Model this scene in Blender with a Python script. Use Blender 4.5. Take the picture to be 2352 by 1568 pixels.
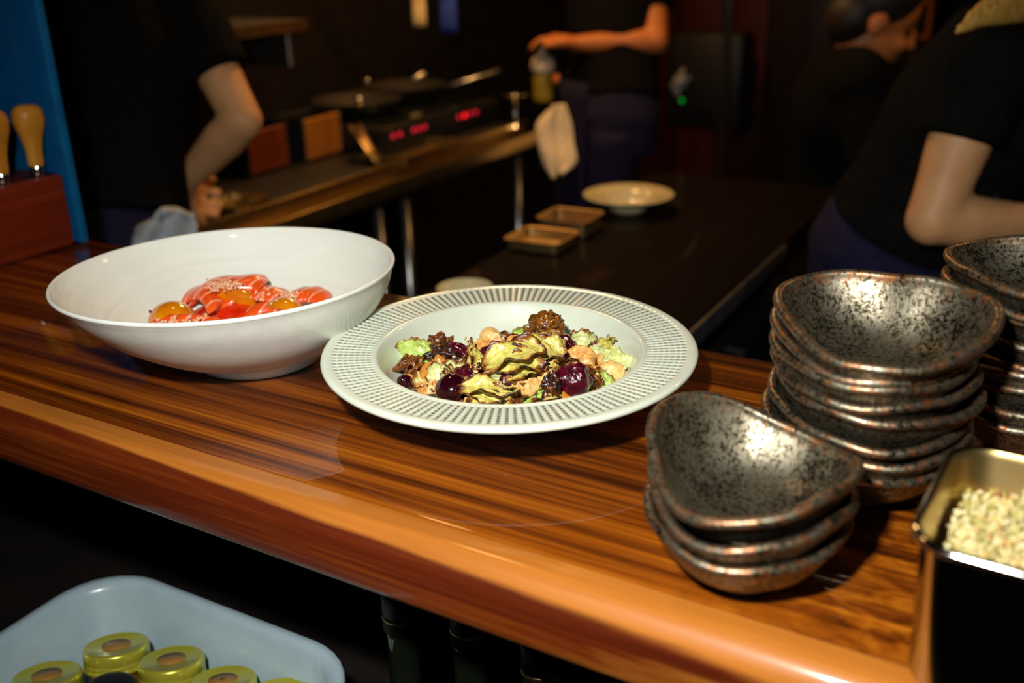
import bpy, bmesh, math, random
from mathutils import Vector, Matrix, Euler, noise as mnoise
PI = math.pi
R = math.radians
rng = random.Random(7)
for o in list(bpy.data.objects):
    bpy.data.objects.remove(o)
scene = bpy.context.scene
COL = scene.collection

# ------------------------------------------------------------------ camera
CAM_H, PITCH, ROLL, YAW, FPX = 1.40, 22.0, 1.6, 30.6, 2287.0
cd = bpy.data.cameras.new('camera')
cd.sensor_width = 36.0
cd.lens = FPX / 2352.0 * 36.0
cd.clip_start = 0.02
cd.dof.use_dof = True
cd.dof.focus_distance = 0.72
cd.dof.aperture_fstop = 4.4
cd.dof.aperture_blades = 0
cam = bpy.data.objects.new('camera', cd)
COL.objects.link(cam)
_y, _p, _r = R(YAW), R(PITCH), R(ROLL)
FW = Vector((-math.sin(_y) * math.cos(_p), math.cos(_y) * math.cos(_p), -math.sin(_p)))
_rt = Vector((math.cos(_y), math.sin(_y), 0))
_up = _rt.cross(FW)
RT = _rt * math.cos(_r) - _up * math.sin(_r)
UP = _up * math.cos(_r) + _rt * math.sin(_r)
CL = Vector((0, 0, CAM_H))
cam.matrix_world = Matrix(((RT.x, UP.x, -FW.x, 0), (RT.y, UP.y, -FW.y, 0), (RT.z, UP.z, -FW.z, CAM_H), (0, 0, 0, 1)))
scene.camera = cam

def ray(px, py):
    return FW + RT * ((px - 1176) / FPX) - UP * ((py - 784) / FPX)

def WD(px, py, d):            # world point seen at a photo pixel, d metres deep
    return CL + ray(px, py) * d

def WZ(px, py, z):            # world point seen at a photo pixel, at height z
    v = ray(px, py)
    return CL + v * ((z - CAM_H) / v.z)

# ------------------------------------------------------------------ light
scene.view_settings.view_transform = 'Standard'
scene.view_settings.look = 'None'
scene.view_settings.gamma = 1.0
scene.view_settings.use_curve_mapping = False
scene.view_settings.exposure = 0.0
world = bpy.data.worlds.new('dim_room')
scene.world = world
world.use_nodes = True
world.node_tree.nodes['Background'].inputs[0].default_value = (1.0, 0.62, 0.33, 1)
world.node_tree.nodes['Background'].inputs[1].default_value = 0.004

def lamp(name, kind, loc, energy, color, size=0.05, aim=None, spot=None, blend=1.0):
    l = bpy.data.lights.new(name, kind)
    l.energy = energy
    l.color = color
    if kind == 'AREA':
        l.shape = 'DISK'
        l.size = size
    else:
        l.shadow_soft_size = size
    if kind == 'SPOT':
        l.spot_size = R(spot)
        l.spot_blend = blend
    o = bpy.data.objects.new(name, l)
    COL.objects.link(o)
    o.location = loc
    if aim is not None:
        o.rotation_euler = (Vector(aim) - Vector(loc)).to_track_quat('-Z', 'Y').to_euler()
    return o

FLASH = CL + RT * (-0.11) + UP * 0.168 - FW * 0.02
lamp('camera_flash', 'SPOT', FLASH, 37.0, (1.0, 1.0, 0.955), 0.020, WZ(1400, 860, 1.08), 104, 1.0)
WARM = (1.0, 0.55, 0.2)
lamp('bar_lamp', 'AREA', (-0.9, 0.95, 2.25), 1.0, WARM, 0.12, (-0.6, 0.7, 1.0))
lamp('stove_lamp', 'AREA', (-1.15, 2.05, 2.15), 10.0, WARM, 0.22, (-1.5, 2.0, 0.9))
lamp('aisle_lamp', 'AREA', (-1.75, 2.5, 2.2), 7.0, (1.0, 0.45, 0.12), 0.2, (-1.4, 3.0, 1.0))
lamp('prep_lamp', 'AREA', (0.35, 2.2, 2.2), 3.5, (1.0, 0.5, 0.16), 0.2, (-0.2, 2.0, 1.0))

# ------------------------------------------------------------------ helpers
def S(r, g, b):
    f = lambda c: (c / 255 / 12.92) if c / 255 <= 0.04045 else ((c / 255 + 0.055) / 1.055) ** 2.4
    return (f(r), f(g), f(b), 1.0)

class NT:
    def __init__(s, name):
        m = bpy.data.materials.new(name)
        m.use_nodes = True
        s.m = m
        s.nt = m.node_tree
        s.b = s.nt.nodes['Principled BSDF']
        s.tc = s.nt.nodes.new('ShaderNodeTexCoord')
    def node(s, t, **kw):
        n = s.nt.nodes.new(t)
        for k, v in kw.items():
            setattr(n, k, v)
        return n
    def link(s, a, b):
        s.nt.links.new(a, b)
    def coord(s, scale=(1, 1, 1), rot=(0, 0, 0), which='Object'):
        mp = s.node('ShaderNodeMapping')
        mp.inputs['Scale'].default_value = scale
        mp.inputs['Rotation'].default_value = rot
        s.link(s.tc.outputs[which], mp.inputs['Vector'])
        return mp.outputs[0]
    def noise(s, vec, scale, detail=4, rough=0.55, dist=0.0):
        n = s.node('ShaderNodeTexNoise')
        n.inputs['Scale'].default_value = scale
        n.inputs['Detail'].default_value = detail
        n.inputs['Roughness'].default_value = rough
        n.inputs['Distortion'].default_value = dist
        s.link(vec, n.inputs['Vector'])
        return n.outputs['Fac']
    def ramp(s, fac, stops, interp='LINEAR'):
        n = s.node('ShaderNodeValToRGB')
        cr = n.color_ramp
        cr.interpolation = interp
        while len(cr.elements) < len(stops):
            cr.elements.new(0.5)
        for e, (p, c) in zip(cr.elements, stops):
            e.position = p
            e.color = c if len(c) == 4 else (*c, 1)
        s.link(fac, n.inputs[0])
        return n.outputs[0]
    def mix(s, fac, a, b, mode='MIX'):
        n = s.node('ShaderNodeMix', data_type='RGBA', blend_type=mode)
        for k, v in ((0, fac), (6, a), (7, b)):
            if hasattr(v, 'is_output'):
                s.link(v, n.inputs[k])
            else:
                n.inputs[k].default_value = v
        return n.outputs[2]
    def math(s, op, a, b=0.0, clamp=False):
        n = s.node('ShaderNodeMath', operation=op, use_clamp=clamp)
        for k, v in ((0, a), (1, b)):
            if hasattr(v, 'is_output'):
                s.link(v, n.inputs[k])
            else:
                n.inputs[k].default_value = v
        return n.outputs[0]
    def attr(s, name):
        return s.node('ShaderNodeAttribute', attribute_name=name).outputs['Fac']
    def bump(s, h, strength, dist=0.001):
        n = s.node('ShaderNodeBump')
        n.inputs['Strength'].default_value = strength
        n.inputs['Distance'].default_value = dist
        s.link(h, n.inputs['Height'])
        s.link(n.outputs[0], s.b.inputs['Normal'])
    def set(s, **kw):
        for k, v in kw.items():
            i = s.b.inputs[k.replace('_', ' ')]
            if hasattr(v, 'is_output'):
                s.link(v, i)
            else:
                i.default_value = v
        return s.m

def simple(name, c1, c2=None, scale=20, rough=0.5, metal=0.0, bump=0.0, coat=0.0, stretch=(1, 1, 1), sub=0.0, spec=0.5, detail=4, bdist=0.001, lo=0.35, hi=0.65, trans=0.0):
    t = NT(name)
    c2 = c2 or tuple(min(1, x * 1.25) for x in c1[:3]) + (1,)
    f = t.noise(t.coord(stretch), scale, detail)
    t.set(Base_Color=t.ramp(f, [(lo, c1), (hi, c2)]), Roughness=rough, Metallic=metal, Coat_Weight=coat, Coat_Roughness=0.08, Specular_IOR_Level=spec, Transmission_Weight=trans)
    if sub:
        t.set(Subsurface_Weight=sub, Subsurface_Radius=(0.004, 0.002, 0.001), Subsurface_Scale=1.0)
    if bump:
        t.bump(f, bump, bdist)
    return t.m

def emit(name, col, strength):
    t = NT(name)
    f = t.noise(t.coord(), 30)
    t.set(Base_Color=col, Emission_Color=t.ramp(f, [(0.2, tuple(c * 0.85 for c in col[:3])), (0.8, col)]), Emission_Strength=strength)
    return t.m

def tag(o, label=None, cat=None, group=None, kind=None):
    if label: o['label'] = label
    if cat: o['category'] = cat
    if group: o['group'] = group
    if kind: o['kind'] = kind
    return o

def empty(name, loc=(0, 0, 0), rot=None, label=None, cat=None, group=None):
    o = bpy.data.objects.new(name, None)
    COL.objects.link(o)
    o.empty_display_size = 0.02
    o.location = loc
    if rot is not None:
        o.rotation_euler = rot
    return tag(o, label, cat, group)

def link(name, me, mat, parent=None, loc=None, rot=None, smooth=True):
    if mat is not None and len(me.materials) == 0:
        me.materials.append(mat)
    if smooth and len(me.polygons) and not me.polygons[0].use_smooth:
        me.polygons.foreach_set('use_smooth', [True] * len(me.polygons))
    o = bpy.data.objects.new(name, me)
    COL.objects.link(o)
    if parent is not None:
        o.parent = parent
    if loc is not None:
        o.location = loc
    if rot is not None:
        o.rotation_euler = rot
    return o

def mesh(V, F, attrs=None, name='mesh'):
    me = bpy.data.meshes.new(name)
    me.from_pydata([tuple(v) for v in V], [], F)
    me.validate()
    me.update()
    if attrs:
        for k, vals in attrs.items():
            a = me.attributes.new(k, 'FLOAT', 'POINT')
            a.data.foreach_set('value', vals)
    return me

def shade_auto(me, ang=35):
    me.polygons.foreach_set('use_smooth', [True] * len(me.polygons))
    try:
        me.set_sharp_from_angle(angle=R(ang))
    except Exception:
        pass

def boxm(c, s, bev=0.0, seg=2, rotz=0.0, taper=None):
    """bevelled box mesh: centre c, full size s"""
    bm = bmesh.new()
    bmesh.ops.create_cube(bm, size=1)
    for v in bm.verts:
        k = 1.0
        if taper and v.co.z < 0:
            k = taper
        v.co = Vector((v.co.x * s[0] * k, v.co.y * s[1] * k, v.co.z * s[2]))
    if bev:
        bmesh.ops.bevel(bm, geom=list(bm.edges), offset=bev, segments=seg, profile=0.5, affect='EDGES')
    if rotz:
        bmesh.ops.rotate(bm, verts=bm.verts, cent=(0, 0, 0), matrix=Matrix.Rotation(rotz, 3, 'Z'))
    bmesh.ops.translate(bm, verts=bm.verts, vec=c)
    me = bpy.data.meshes.new('box')
    bm.to_mesh(me)
    bm.free()
    shade_auto(me)
    return me

def join_boxes(boxes):
    bm = bmesh.new()
    for b in boxes:
        me = boxm(*b)
        bm.from_mesh(me)
        bpy.data.meshes.remove(me)
    me = bpy.data.meshes.new('boxes')
    bm.to_mesh(me)
    bm.free()
    shade_auto(me)
    return me

def lathe(profile, n=64, rf=None, zf=None, caps=(False, False), close=False):
    """profile list of (r, z); rf(theta, r, i) / zf(theta, z, i) modify"""
    V, F = [], []
    m = len(profile)
    for j in range(n):
        t = 2 * PI * j / n
        for i, (r, z) in enumerate(profile):
            rr = rf(t, r, i) if rf else r
            zz = zf(t, z, i) if zf else z
            V.append((rr * math.cos(t), rr * math.sin(t), zz))
    for j in range(n):
        k = (j + 1) % n
        for i in range(m - 1):
            F.append((j * m + i, k * m + i, k * m + i + 1, j * m + i + 1))
        if close:
            F.append((j * m + m - 1, k * m + m - 1, k * m, j * m))
    if caps[0]:
        F.append(tuple(j * m for j in range(n))[::-1])
    if caps[1]:
        F.append(tuple(j * m + m - 1 for j in range(n)))
    return mesh(V, F)

def spline(pts, n):
    """Catmull-Rom through tuples of any length"""
    pts = [tuple(p) for p in pts]
    out = []
    m = len(pts) - 1
    for k in range(n + 1):
        t = k / n * m
        i = min(int(t), m - 1)
        u = t - i
        p0, p1, p2, p3 = pts[max(i - 1, 0)], pts[i], pts[i + 1], pts[min(i + 2, m)]
        out.append(tuple(0.5 * (2 * b + (c - a) * u + (2 * a - 5 * b + 4 * c - d) * u * u + (3 * b - a - 3 * c + d) * u ** 3) for a, b, c, d in zip(p0, p1, p2, p3)))
    return out

def tubem(path, rad, n=10, side=None, caps=True):
    """loft of ellipses along path; rad is number, list of numbers or list of (ra, rb); side gives the ra direction"""
    path = [Vector(p) for p in path]
    V, F = [], []
    m = len(path)
    prev = None
    for i, p in enumerate(path):
        t = (path[min(i + 1, m - 1)] - path[max(i - 1, 0)]).normalized()
        a = Vector(side) if side is not None else (prev if prev else (Vector((0, 0, 1)) if abs(t.z) < 0.9 else Vector((1, 0, 0))))
        a = (a - t * a.dot(t)).normalized()
        prev = a
        b = t.cross(a)
        r = rad[i] if isinstance(rad, (list, tuple)) else rad
        ra, rb = r if isinstance(r, (list, tuple)) else (r, r)
        for j in range(n):
            w = 2 * PI * j / n
            V.append(p + a * (ra * math.cos(w)) + b * (rb * math.sin(w)))
    for i in range(m - 1):
        for j in range(n):
            k = (j + 1) % n
            F.append((i * n + j, i * n + k, (i + 1) * n + k, (i + 1) * n + j))
    if caps:
        F.append(tuple(range(n))[::-1])
        F.append(tuple((m - 1) * n + j for j in range(n)))
    return mesh(V, F)

def merge(meshes):
    bm = bmesh.new()
    for me in meshes:
        bm.from_mesh(me)
        bpy.data.meshes.remove(me)
    me = bpy.data.meshes.new('merged')
    bm.to_mesh(me)
    bm.free()
    return me

def sphm(c, r, n=16, m=10, rot=None):
    rx, ry, rz = r if isinstance(r, (list, tuple)) else (r, r, r)
    V, F = [], []
    M3 = rot.to_3x3() if rot is not None else Matrix.Identity(3)
    for i in range(m + 1):
        a = PI * i / m
        for j in range(n):
            b = 2 * PI * j / n
            V.append(Vector(c) + M3 @ Vector((rx * math.sin(a) * math.cos(b), ry * math.sin(a) * math.sin(b), rz * math.cos(a))))
    for i in range(m):
        for j in range(n):
            k = (j + 1) % n
            F.append((i * n + j, (i + 1) * n + j, (i + 1) * n + k, i * n + k))
    me = mesh(V, F)
    bm = bmesh.new()
    bm.from_mesh(me)
    bmesh.ops.remove_doubles(bm, verts=bm.verts, dist=1e-6)
    bm.to_mesh(me)
    bm.free()
    return me

def remeshed(meshes, voxel, smooth=4):
    """weld overlapping solids into one continuous surface"""
    me = merge(meshes)
    o = bpy.data.objects.new('tmp', me)
    COL.objects.link(o)
    md = o.modifiers.new('r', 'REMESH')
    md.mode = 'VOXEL'
    md.voxel_size = voxel
    if smooth:
        sm = o.modifiers.new('s', 'SMOOTH')
        sm.factor = 0.5
        sm.iterations = smooth
    dg = bpy.context.evaluated_depsgraph_get()
    out = bpy.data.meshes.new_from_object(o.evaluated_get(dg))
    bpy.data.objects.remove(o)
    bpy.data.meshes.remove(me)
    return out

def dup(root, loc=None, rot=None, **tags):
    c = root.copy()
    COL.objects.link(c)
    if loc is not None: c.location = loc
    if rot is not None: c.rotation_euler = rot
    for ch in root.children:
        d = ch.copy(); COL.objects.link(d); d.parent = c
        for g in ch.children:
            e = g.copy(); COL.objects.link(e); e.parent = d
    return tag(c, **tags)

def nz(x, y, z=0.0, s=1.0):
    return mnoise.noise(Vector((x * s, y * s, z * s)))

# ------------------------------------------------------------------ materials
def wood_mat(name, stops, along='x', coat=1.0, rough=0.45, coat_r=0.045, fig=0.0, sc=1.0, bump=0.15, spec=0.3):
    t = NT(name)
    ax = 'xyz'.index(along)
    def st(l, w):
        v = [w * sc] * 3
        v[ax] = l * sc
        return tuple(v)
    a = t.noise(t.coord(st(0.7, 18)), 1.0, 3, 0.55, 0.5)
    a2 = t.noise(t.coord(st(1.0, 84)), 1.0, 4, 0.6, 0.6)
    b = t.noise(t.coord(st(9, 420)), 1.0, 3, 0.6)
    f = t.math('ADD', t.math('ADD', t.math('MULTIPLY', a, 0.34), t.math('MULTIPLY', a2, 0.46)), t.math('MULTIPLY', b, 0.20))
    if fig:
        c = t.noise(t.coord((9, 22, 9)), 2.4, 3, 0.6, 2.2)
        x = t.node('ShaderNodeSeparateXYZ')
        t.link(t.tc.outputs['Object'], x.inputs[0])
        k = t.math('MULTIPLY', t.math('ADD', x.outputs[0], 0.2), 4.5, True)
        f = t.math('ADD', f, t.math('MULTIPLY', t.math('MULTIPLY', t.math('SUBTRACT', c, 0.42), fig), k))
    t.set(Base_Color=t.ramp(f, stops), Roughness=rough, Coat_Weight=coat, Coat_Roughness=coat_r, Coat_IOR=1.5, Specular_IOR_Level=spec)
    t.bump(f, bump, 0.0004)
    return t.m

MT = {}
MT['counter'] = wood_mat('varnished_counter_wood', [(0.35, S(26, 7, 0)), (0.44, S(64, 24, 1)), (0.50, S(98, 43, 3)), (0.56, S(130, 65, 6)), (0.66, S(168, 96, 16))], 'x', fig=0.55, spec=0.12)
MT['dark_wood'] = wood_mat('dark_table_wood', [(0.35, S(8, 4, 3)), (0.6, S(20, 8, 5))], 'y', 0.12, 0.7, 0.05, spec=0.06)
MT['block_wood'] = wood_mat('red_brown_block_wood', [(0.32, S(84, 24, 8)), (0.5, S(122, 38, 12)), (0.68, S(150, 60, 22))], 'y', 0.1, 0.5, 0.3, bump=0.25)
MT['box_wood'] = wood_mat('amber_box_wood', [(0.32, S(132, 74, 18)), (0.66, S(184, 116, 38))], 'z', 0.1, 0.5, 0.3)
MT['redbox_wood'] = wood_mat('russet_box_wood', [(0.32, S(92, 36, 10)), (0.66, S(132, 58, 18))], 'z', 0.1, 0.5, 0.3)
MT['panel_wood'] = wood_mat('wall_panel_wood', [(0.32, S(58, 18, 6)), (0.66, S(92, 34, 12))], 'z', 0.1, 0.5, 0.3)
MT['cab_wood'] = wood_mat('dark_cabinet_wood', [(0.32, S(16, 7, 5)), (0.66, S(28, 12, 8))], 'z', 0.1, 0.5, 0.3)

def nosing_mat():
    t = NT('counter_edge_wood')
    g = t.noise(t.coord((1.3, 34, 34)), 1.0, 5, 0.6, 0.5)
    fine = t.noise(t.coord((7, 280, 280)), 1.0, 3, 0.6)
    f = t.math('ADD', t.math('MULTIPLY', g, 0.7), t.math('MULTIPLY', fine, 0.3))
    sap = t.ramp(f, [(0.3, S(146, 80, 20)), (0.55, S(180, 108, 36)), (0.75, S(200, 132, 56))])
    heart = t.ramp(f, [(0.3, S(54, 14, 2)), (0.5, S(92, 31, 5)), (0.62, S(126, 58, 12)), (0.75, S(150, 86, 24))])
    x = t.node('ShaderNodeSeparateXYZ')
    t.link(t.tc.outputs['Object'], x.inputs[0])
    wob = t.noise(t.coord((5, 60, 60)), 1.0, 4)
    # sapwood lies behind a line 17 mm in from the front edge, heartwood in front
    k = t.math('ADD', t.math('MULTIPLY', t.math('SUBTRACT', x.outputs[1], t.math('SUBTRACT', 0.3855, t.math('MULTIPLY', x.outputs[0], 0.016))), 520.0), t.math('MULTIPLY', t.math('SUBTRACT', wob, 0.5), 3.6))
    k = t.math('ADD', k, 0.5, True)
    t.set(Base_Color=t.mix(k, heart, sap), Roughness=0.45, Coat_Weight=0.8, Coat_Roughness=0.12, Specular_IOR_Level=0.3)
    t.bump(f, 0.15, 0.0004)
    return t.m
MT['nosing'] = nosing_mat()
MT['white_china'] = simple('white_china', S(228, 230, 220), S(238, 240, 230), 60, 0.4, coat=0.35, spec=0.3)

def bowl_inner():
    t = NT('rippled_white_china')
    w = t.noise(t.coord((9, 9, 60)), 1.0, 2, 0.45, 1.2)
    d = t.noise(t.coord((60, 60, 160)), 1.0, 2)
    f = t.math('ADD', w, t.math('MULTIPLY', d, 0.10))
    t.set(Base_Color=t.ramp(w, [(0.2, S(222, 225, 214)), (0.8, S(230, 232, 222))]), Roughness=0.5, Coat_Weight=0.22, Coat_Roughness=0.05, Specular_IOR_Level=0.2)
    t.bump(f, 0.4, 0.005)
    return t.m
MT['bowl_inner'] = bowl_inner()

def plate_mat():
    t = NT('sage_glazed_plate')
    f = t.noise(t.coord(), 50, 3)
    base = t.ramp(f, [(0.3, S(206, 213, 194)), (0.7, S(214, 220, 202))])
    t.set(Base_Color=t.mix(t.attr('dimple'), base, S(66, 70, 50)), Roughness=0.42, Coat_Weight=0.6, Coat_Roughness=0.03, Specular_IOR_Level=0.3)
    return t.m
MT['plate'] = plate_mat()

def glaze_mat():
    t = NT('mottled_bronze_glaze')
    v = t.coord()
    big = t.noise(v, 55, 4, 0.6)
    spk = t.noise(v, 420, 3, 0.6)
    sm = t.noise(v, 950, 2, 0.5)
    f = t.math('ADD', t.math('ADD', t.math('MULTIPLY', big, 0.27), t.math('MULTIPLY', spk, 0.48)), t.math('MULTIPLY', sm, 0.25))
    col = t.ramp(f, [(0.42, S(20, 17, 14)), (0.46, S(80, 72, 54)), (0.52, S(130, 122, 102)), (0.66, S(168, 162, 146))])
    rim = t.math('MULTIPLY', t.attr('rim'), t.ramp(t.noise(v, 160, 3), [(0.48, (0, 0, 0)), (0.70, (0.8, 0.8, 0.8))]))
    col = t.mix(rim, col, S(176, 108, 62))
    t.set(Base_Color=col, Metallic=0.93, Roughness=t.ramp(f, [(0.42, (0.52,) * 3), (0.6, (0.39,) * 3)]), Specular_IOR_Level=0.5, Coat_Weight=0.15, Coat_Roughness=0.2)
    t.bump(f, 0.3, 0.0008)
    return t.m
MT['glaze'] = glaze_mat()
MT['steel'] = simple('brushed_steel', (0.42, 0.41, 0.38, 1), (0.55, 0.54, 0.5, 1), 90, 0.26, 0.95, 0.05, stretch=(1, 1, 14))
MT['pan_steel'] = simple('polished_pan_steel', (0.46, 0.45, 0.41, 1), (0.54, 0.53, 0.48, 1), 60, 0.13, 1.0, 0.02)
MT['steel_dull'] = simple('dull_kitchen_steel', (0.24, 0.23, 0.21, 1), (0.34, 0.32, 0.29, 1), 40, 0.36, 0.9, 0.05)
MT['chrome'] = simple('polished_chrome', (0.62, 0.62, 0.6, 1), (0.75, 0.75, 0.72, 1), 30, 0.12, 1.0)
MT['gold_tint_steel'] = simple('steel_with_reflection_tint', (0.44, 0.31, 0.11, 1), (0.54, 0.39, 0.16, 1), 40, 0.3, 0.97, 0.05)  # gold tint puts reflected warm lamplight into the steel colour
MT['brass'] = simple('brass_and_reflection_gold', (0.52, 0.33, 0.12, 1), (0.66, 0.44, 0.18, 1), 40, 0.38, 0.95, 0.05)  # brass for the tongs; on the tins it paints in reflected lamplight
MT['black_iron'] = simple('black_iron', (0.012, 0.011, 0.01, 1), (0.025, 0.022, 0.02, 1), 60, 0.5, 0.3, 0.1)
MT['black_plastic'] = simple('black_plastic', (0.006, 0.006, 0.006, 1), (0.012, 0.012, 0.012, 1), 60, 0.45)
MT['dark_paint'] = simple('near_black_paint', (0.008, 0.006, 0.005, 1), (0.014, 0.01, 0.008, 1), 12, 0.7, spec=0.2)
MT['floor'] = simple('dark_floor_tile', (0.012, 0.009, 0.007, 1), (0.022, 0.016, 0.012, 1), 8, 0.5, spec=0.3)
MT['blue_wall'] = simple('blue_wall_paint', S(0, 82, 138), S(4, 92, 150), 30, 0.6, bump=0.15, spec=0.25)
MT['blue_edge'] = simple('blue_edge_paint', S(4, 92, 144), S(10, 106, 160), 30, 0.55, bump=0.15, spec=0.3)

# ------------------------------------------------------------------ the room
CT = 1.08          # counter top height
def struct(name, me, mat, parent=None):
    o = link(name, me, mat, parent)
    if parent is None:
        o['kind'] = 'structure'
    return o
struct('floor', boxm((-0.3, 1.5, -0.03), (5.0, 7.0, 0.06)), MT['floor'])
struct('ceiling', boxm((-0.3, 1.5, 2.73), (5.0, 7.0, 0.06)), MT['dark_paint'])
struct('wall_back', boxm((-0.3, 4.53, 1.35), (4.9, 0.06, 2.7)), MT['dark_paint'])
struct('wall_stove', boxm((-2.22, 2.62, 1.35), (0.06, 3.76, 2.7)), MT['dark_paint'])
struct('wall_right', boxm((2.0, 2.62, 1.35), (0.06, 3.76, 2.7)), MT['dark_paint'])
wl = struct('wall_left', boxm((-1.65, 0.7285, 1.86), (1.262, 0.010, 1.56), 0.003, 2), MT['blue_wall'])
struct('edge_trim', boxm((-1.0165, 0.7285, 1.86), (0.006, 0.011, 1.56), 0.002, 2), MT['blue_edge'], wl)
# wood panels on the back wall, each its own board
for i, x in enumerate((-2.06, -1.84, -1.62, -1.40)):
    struct('panel', boxm((x, 4.49, 1.2), (0.205, 0.02, 2.36), 0.006), MT['panel_wood'], bpy.data.objects['wall_back'])

# ------------------------------------------------------------------ bar counter
ctr = empty('bar_counter', (0, 0, 0), label='long varnished reddish-brown wooden bar counter the two dishes stand on', cat='counter')
X0, X1 = -2.2, 0.9
link('counter_top', boxm(((X0 + X1) / 2, (0.4135 + 0.7385) / 2, CT - 0.0225), (X1 - X0, 0.325, 0.045), 0.0025, 2), MT['counter'], ctr)
def nosing():
    pts = [(0.4131, CT - 0.045), (0.4131, CT - 0.0006), (0.4125, CT + 0.0)]
    pts += [(0.4035, CT)]
    for k in range(1, 13):                      # round-over and front face
        a = PI / 2 * k / 12
        pts.append((0.4035 - 0.0165 * math.sin(a), CT - 0.019 + 0.019 * math.cos(a)))
    pts += [(0.387, CT - 0.034)]
    for k in range(1, 7):
        a = PI / 2 * k / 6
        pts.append((0.399 - 0.012 * math.cos(a), CT - 0.038 - 0.012 * math.sin(a)))
    n = len(pts)
    NX = 60
    V, F = [], []
    for i in range(NX + 1):
        x = X0 + (X1 - X0) * i / NX
        for y, z in pts:
            V.append((x, y, z))
    for i in range(NX):
        for j in range(n):
            k = (j + 1) % n
            F.append((i * n + j, i * n + k, (i + 1) * n + k, (i + 1) * n + j))
    F.append(tuple(range(n)))
    F.append(tuple(NX * n + j for j in range(n))[::-1])
    me = mesh(V, F)
    bm = bmesh.new(); bm.from_mesh(me); bmesh.ops.recalc_face_normals(bm, faces=bm.faces); bm.to_mesh(me); bm.free()
    shade_auto(me, 40)
    return me
link('front_edging', nosing(), MT['nosing'], ctr)
link('underside_plate', boxm(((X0 + X1) / 2, 0.57, CT - 0.053), (X1 - X0, 0.32, 0.012), 0.001), MT['black_iron'], ctr)
link('back_panel', boxm(((X0 + X1) / 2, 0.69, 0.515), (X1 - X0, 0.03, 1.03)), MT['dark_paint'], ctr)
link('shelf', boxm((-1.30, 0.415, 0.735), (1.72, 0.53, 0.02), 0.002), MT['dark_paint'], ctr)
link('shelf', boxm((0.23, 0.45, 0.555), (1.32, 0.45, 0.02), 0.002), MT['dark_paint'], ctr)
link('side_panel', boxm((-0.43, 0.43, 0.37), (0.02, 0.48, 0.74)), MT['dark_paint'], ctr)

# ------------------------------------------------------------------ salad plate
PC = Vector((-0.345, 0.579, CT))
def salad_plate():
    NR, SUB = 140, 8
    N = NR * SUB
    # (r, z, zone)
    prof = [(0.050, 0.0015), (0.050, 0.0), (0.055, 0.0), (0.0565, 0.003), (0.062, 0.007), (0.080, 0.018), (0.092, 0.029), (0.0985, 0.0365), (0.112, 0.0385), (0.128, 0.0405), (0.1345, 0.0415), (0.1360, 0.0425), (0.1364, 0.0437), (0.1360, 0.0450), (0.1346, 0.0459), (0.1325, 0.0460), (0.1300, 0.0457)]
    nb = len(prof)
    rows = 64
    for i in range(rows + 1):
        u = i / rows
        prof.append((0.1286 - u * (0.1286 - 0.1000), 0.0455 - 0.0020 * u))
    ne = len(prof)
    prof += [(0.0988, 0.0436), (0.0975, 0.0438), (0.0962, 0.0432), (0.0950, 0.0420), (0.0935, 0.0390), (0.0905, 0.0325), (0.0865, 0.0260), (0.0810, 0.0200), (0.0730, 0.0150), (0.0620, 0.0115), (0.0450, 0.0095), (0.0250, 0.0090), (0.0100, 0.0090), (0.0005, 0.0090)]
    m = len(prof)
    V, F, A = [], [], []
    for j in range(N):
        t = 2 * PI * j / N
        ph = (j % SUB) / SUB
        groove = 0.5 - 0.5 * math.cos(2 * PI * ph)          # 0 on rib, 1 in groove
        groove = max(0.0, (groove - 0.42) / 0.58)
        for i, (r, z) in enumerate(prof):
            d = am = 0.0
            if nb <= i < ne:
                u = (i - nb) / rows
                bead = 0.5 - 0.5 * math.cos(2 * PI * u * 7)
                bead = min(1.0, bead * 2.4)
                fade = min(1, u * 22, (1 - u) * 22)
                d = groove * (0.6 + 0.4 * bead) * fade
                am = groove * (0.30 + 0.70 * bead) * fade
            V.append((r * math.cos(t), r * math.sin(t), z - 0.0014 * d))
            A.append(min(1.0, max(0.0, am - 0.08) * 1.7))
    for j in range(N):
        k = (j + 1) % N
        for i in range(m - 1):
            F.append((j * m + i, k * m + i, k * m + i + 1, j * m + i + 1))
    F.append(tuple(j * m for j in range(N))[::-1])
    F.append(tuple(j * m + m - 1 for j in range(N)))
    me = mesh(V, F, {'dimple': A})
    o = link('pasta_plate', me, MT['plate'], loc=PC)
    tag(o, 'wide-rimmed pale sage plate with embossed dotted rim holding the salad', 'plate')
    return o
salad_plate()

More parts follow.
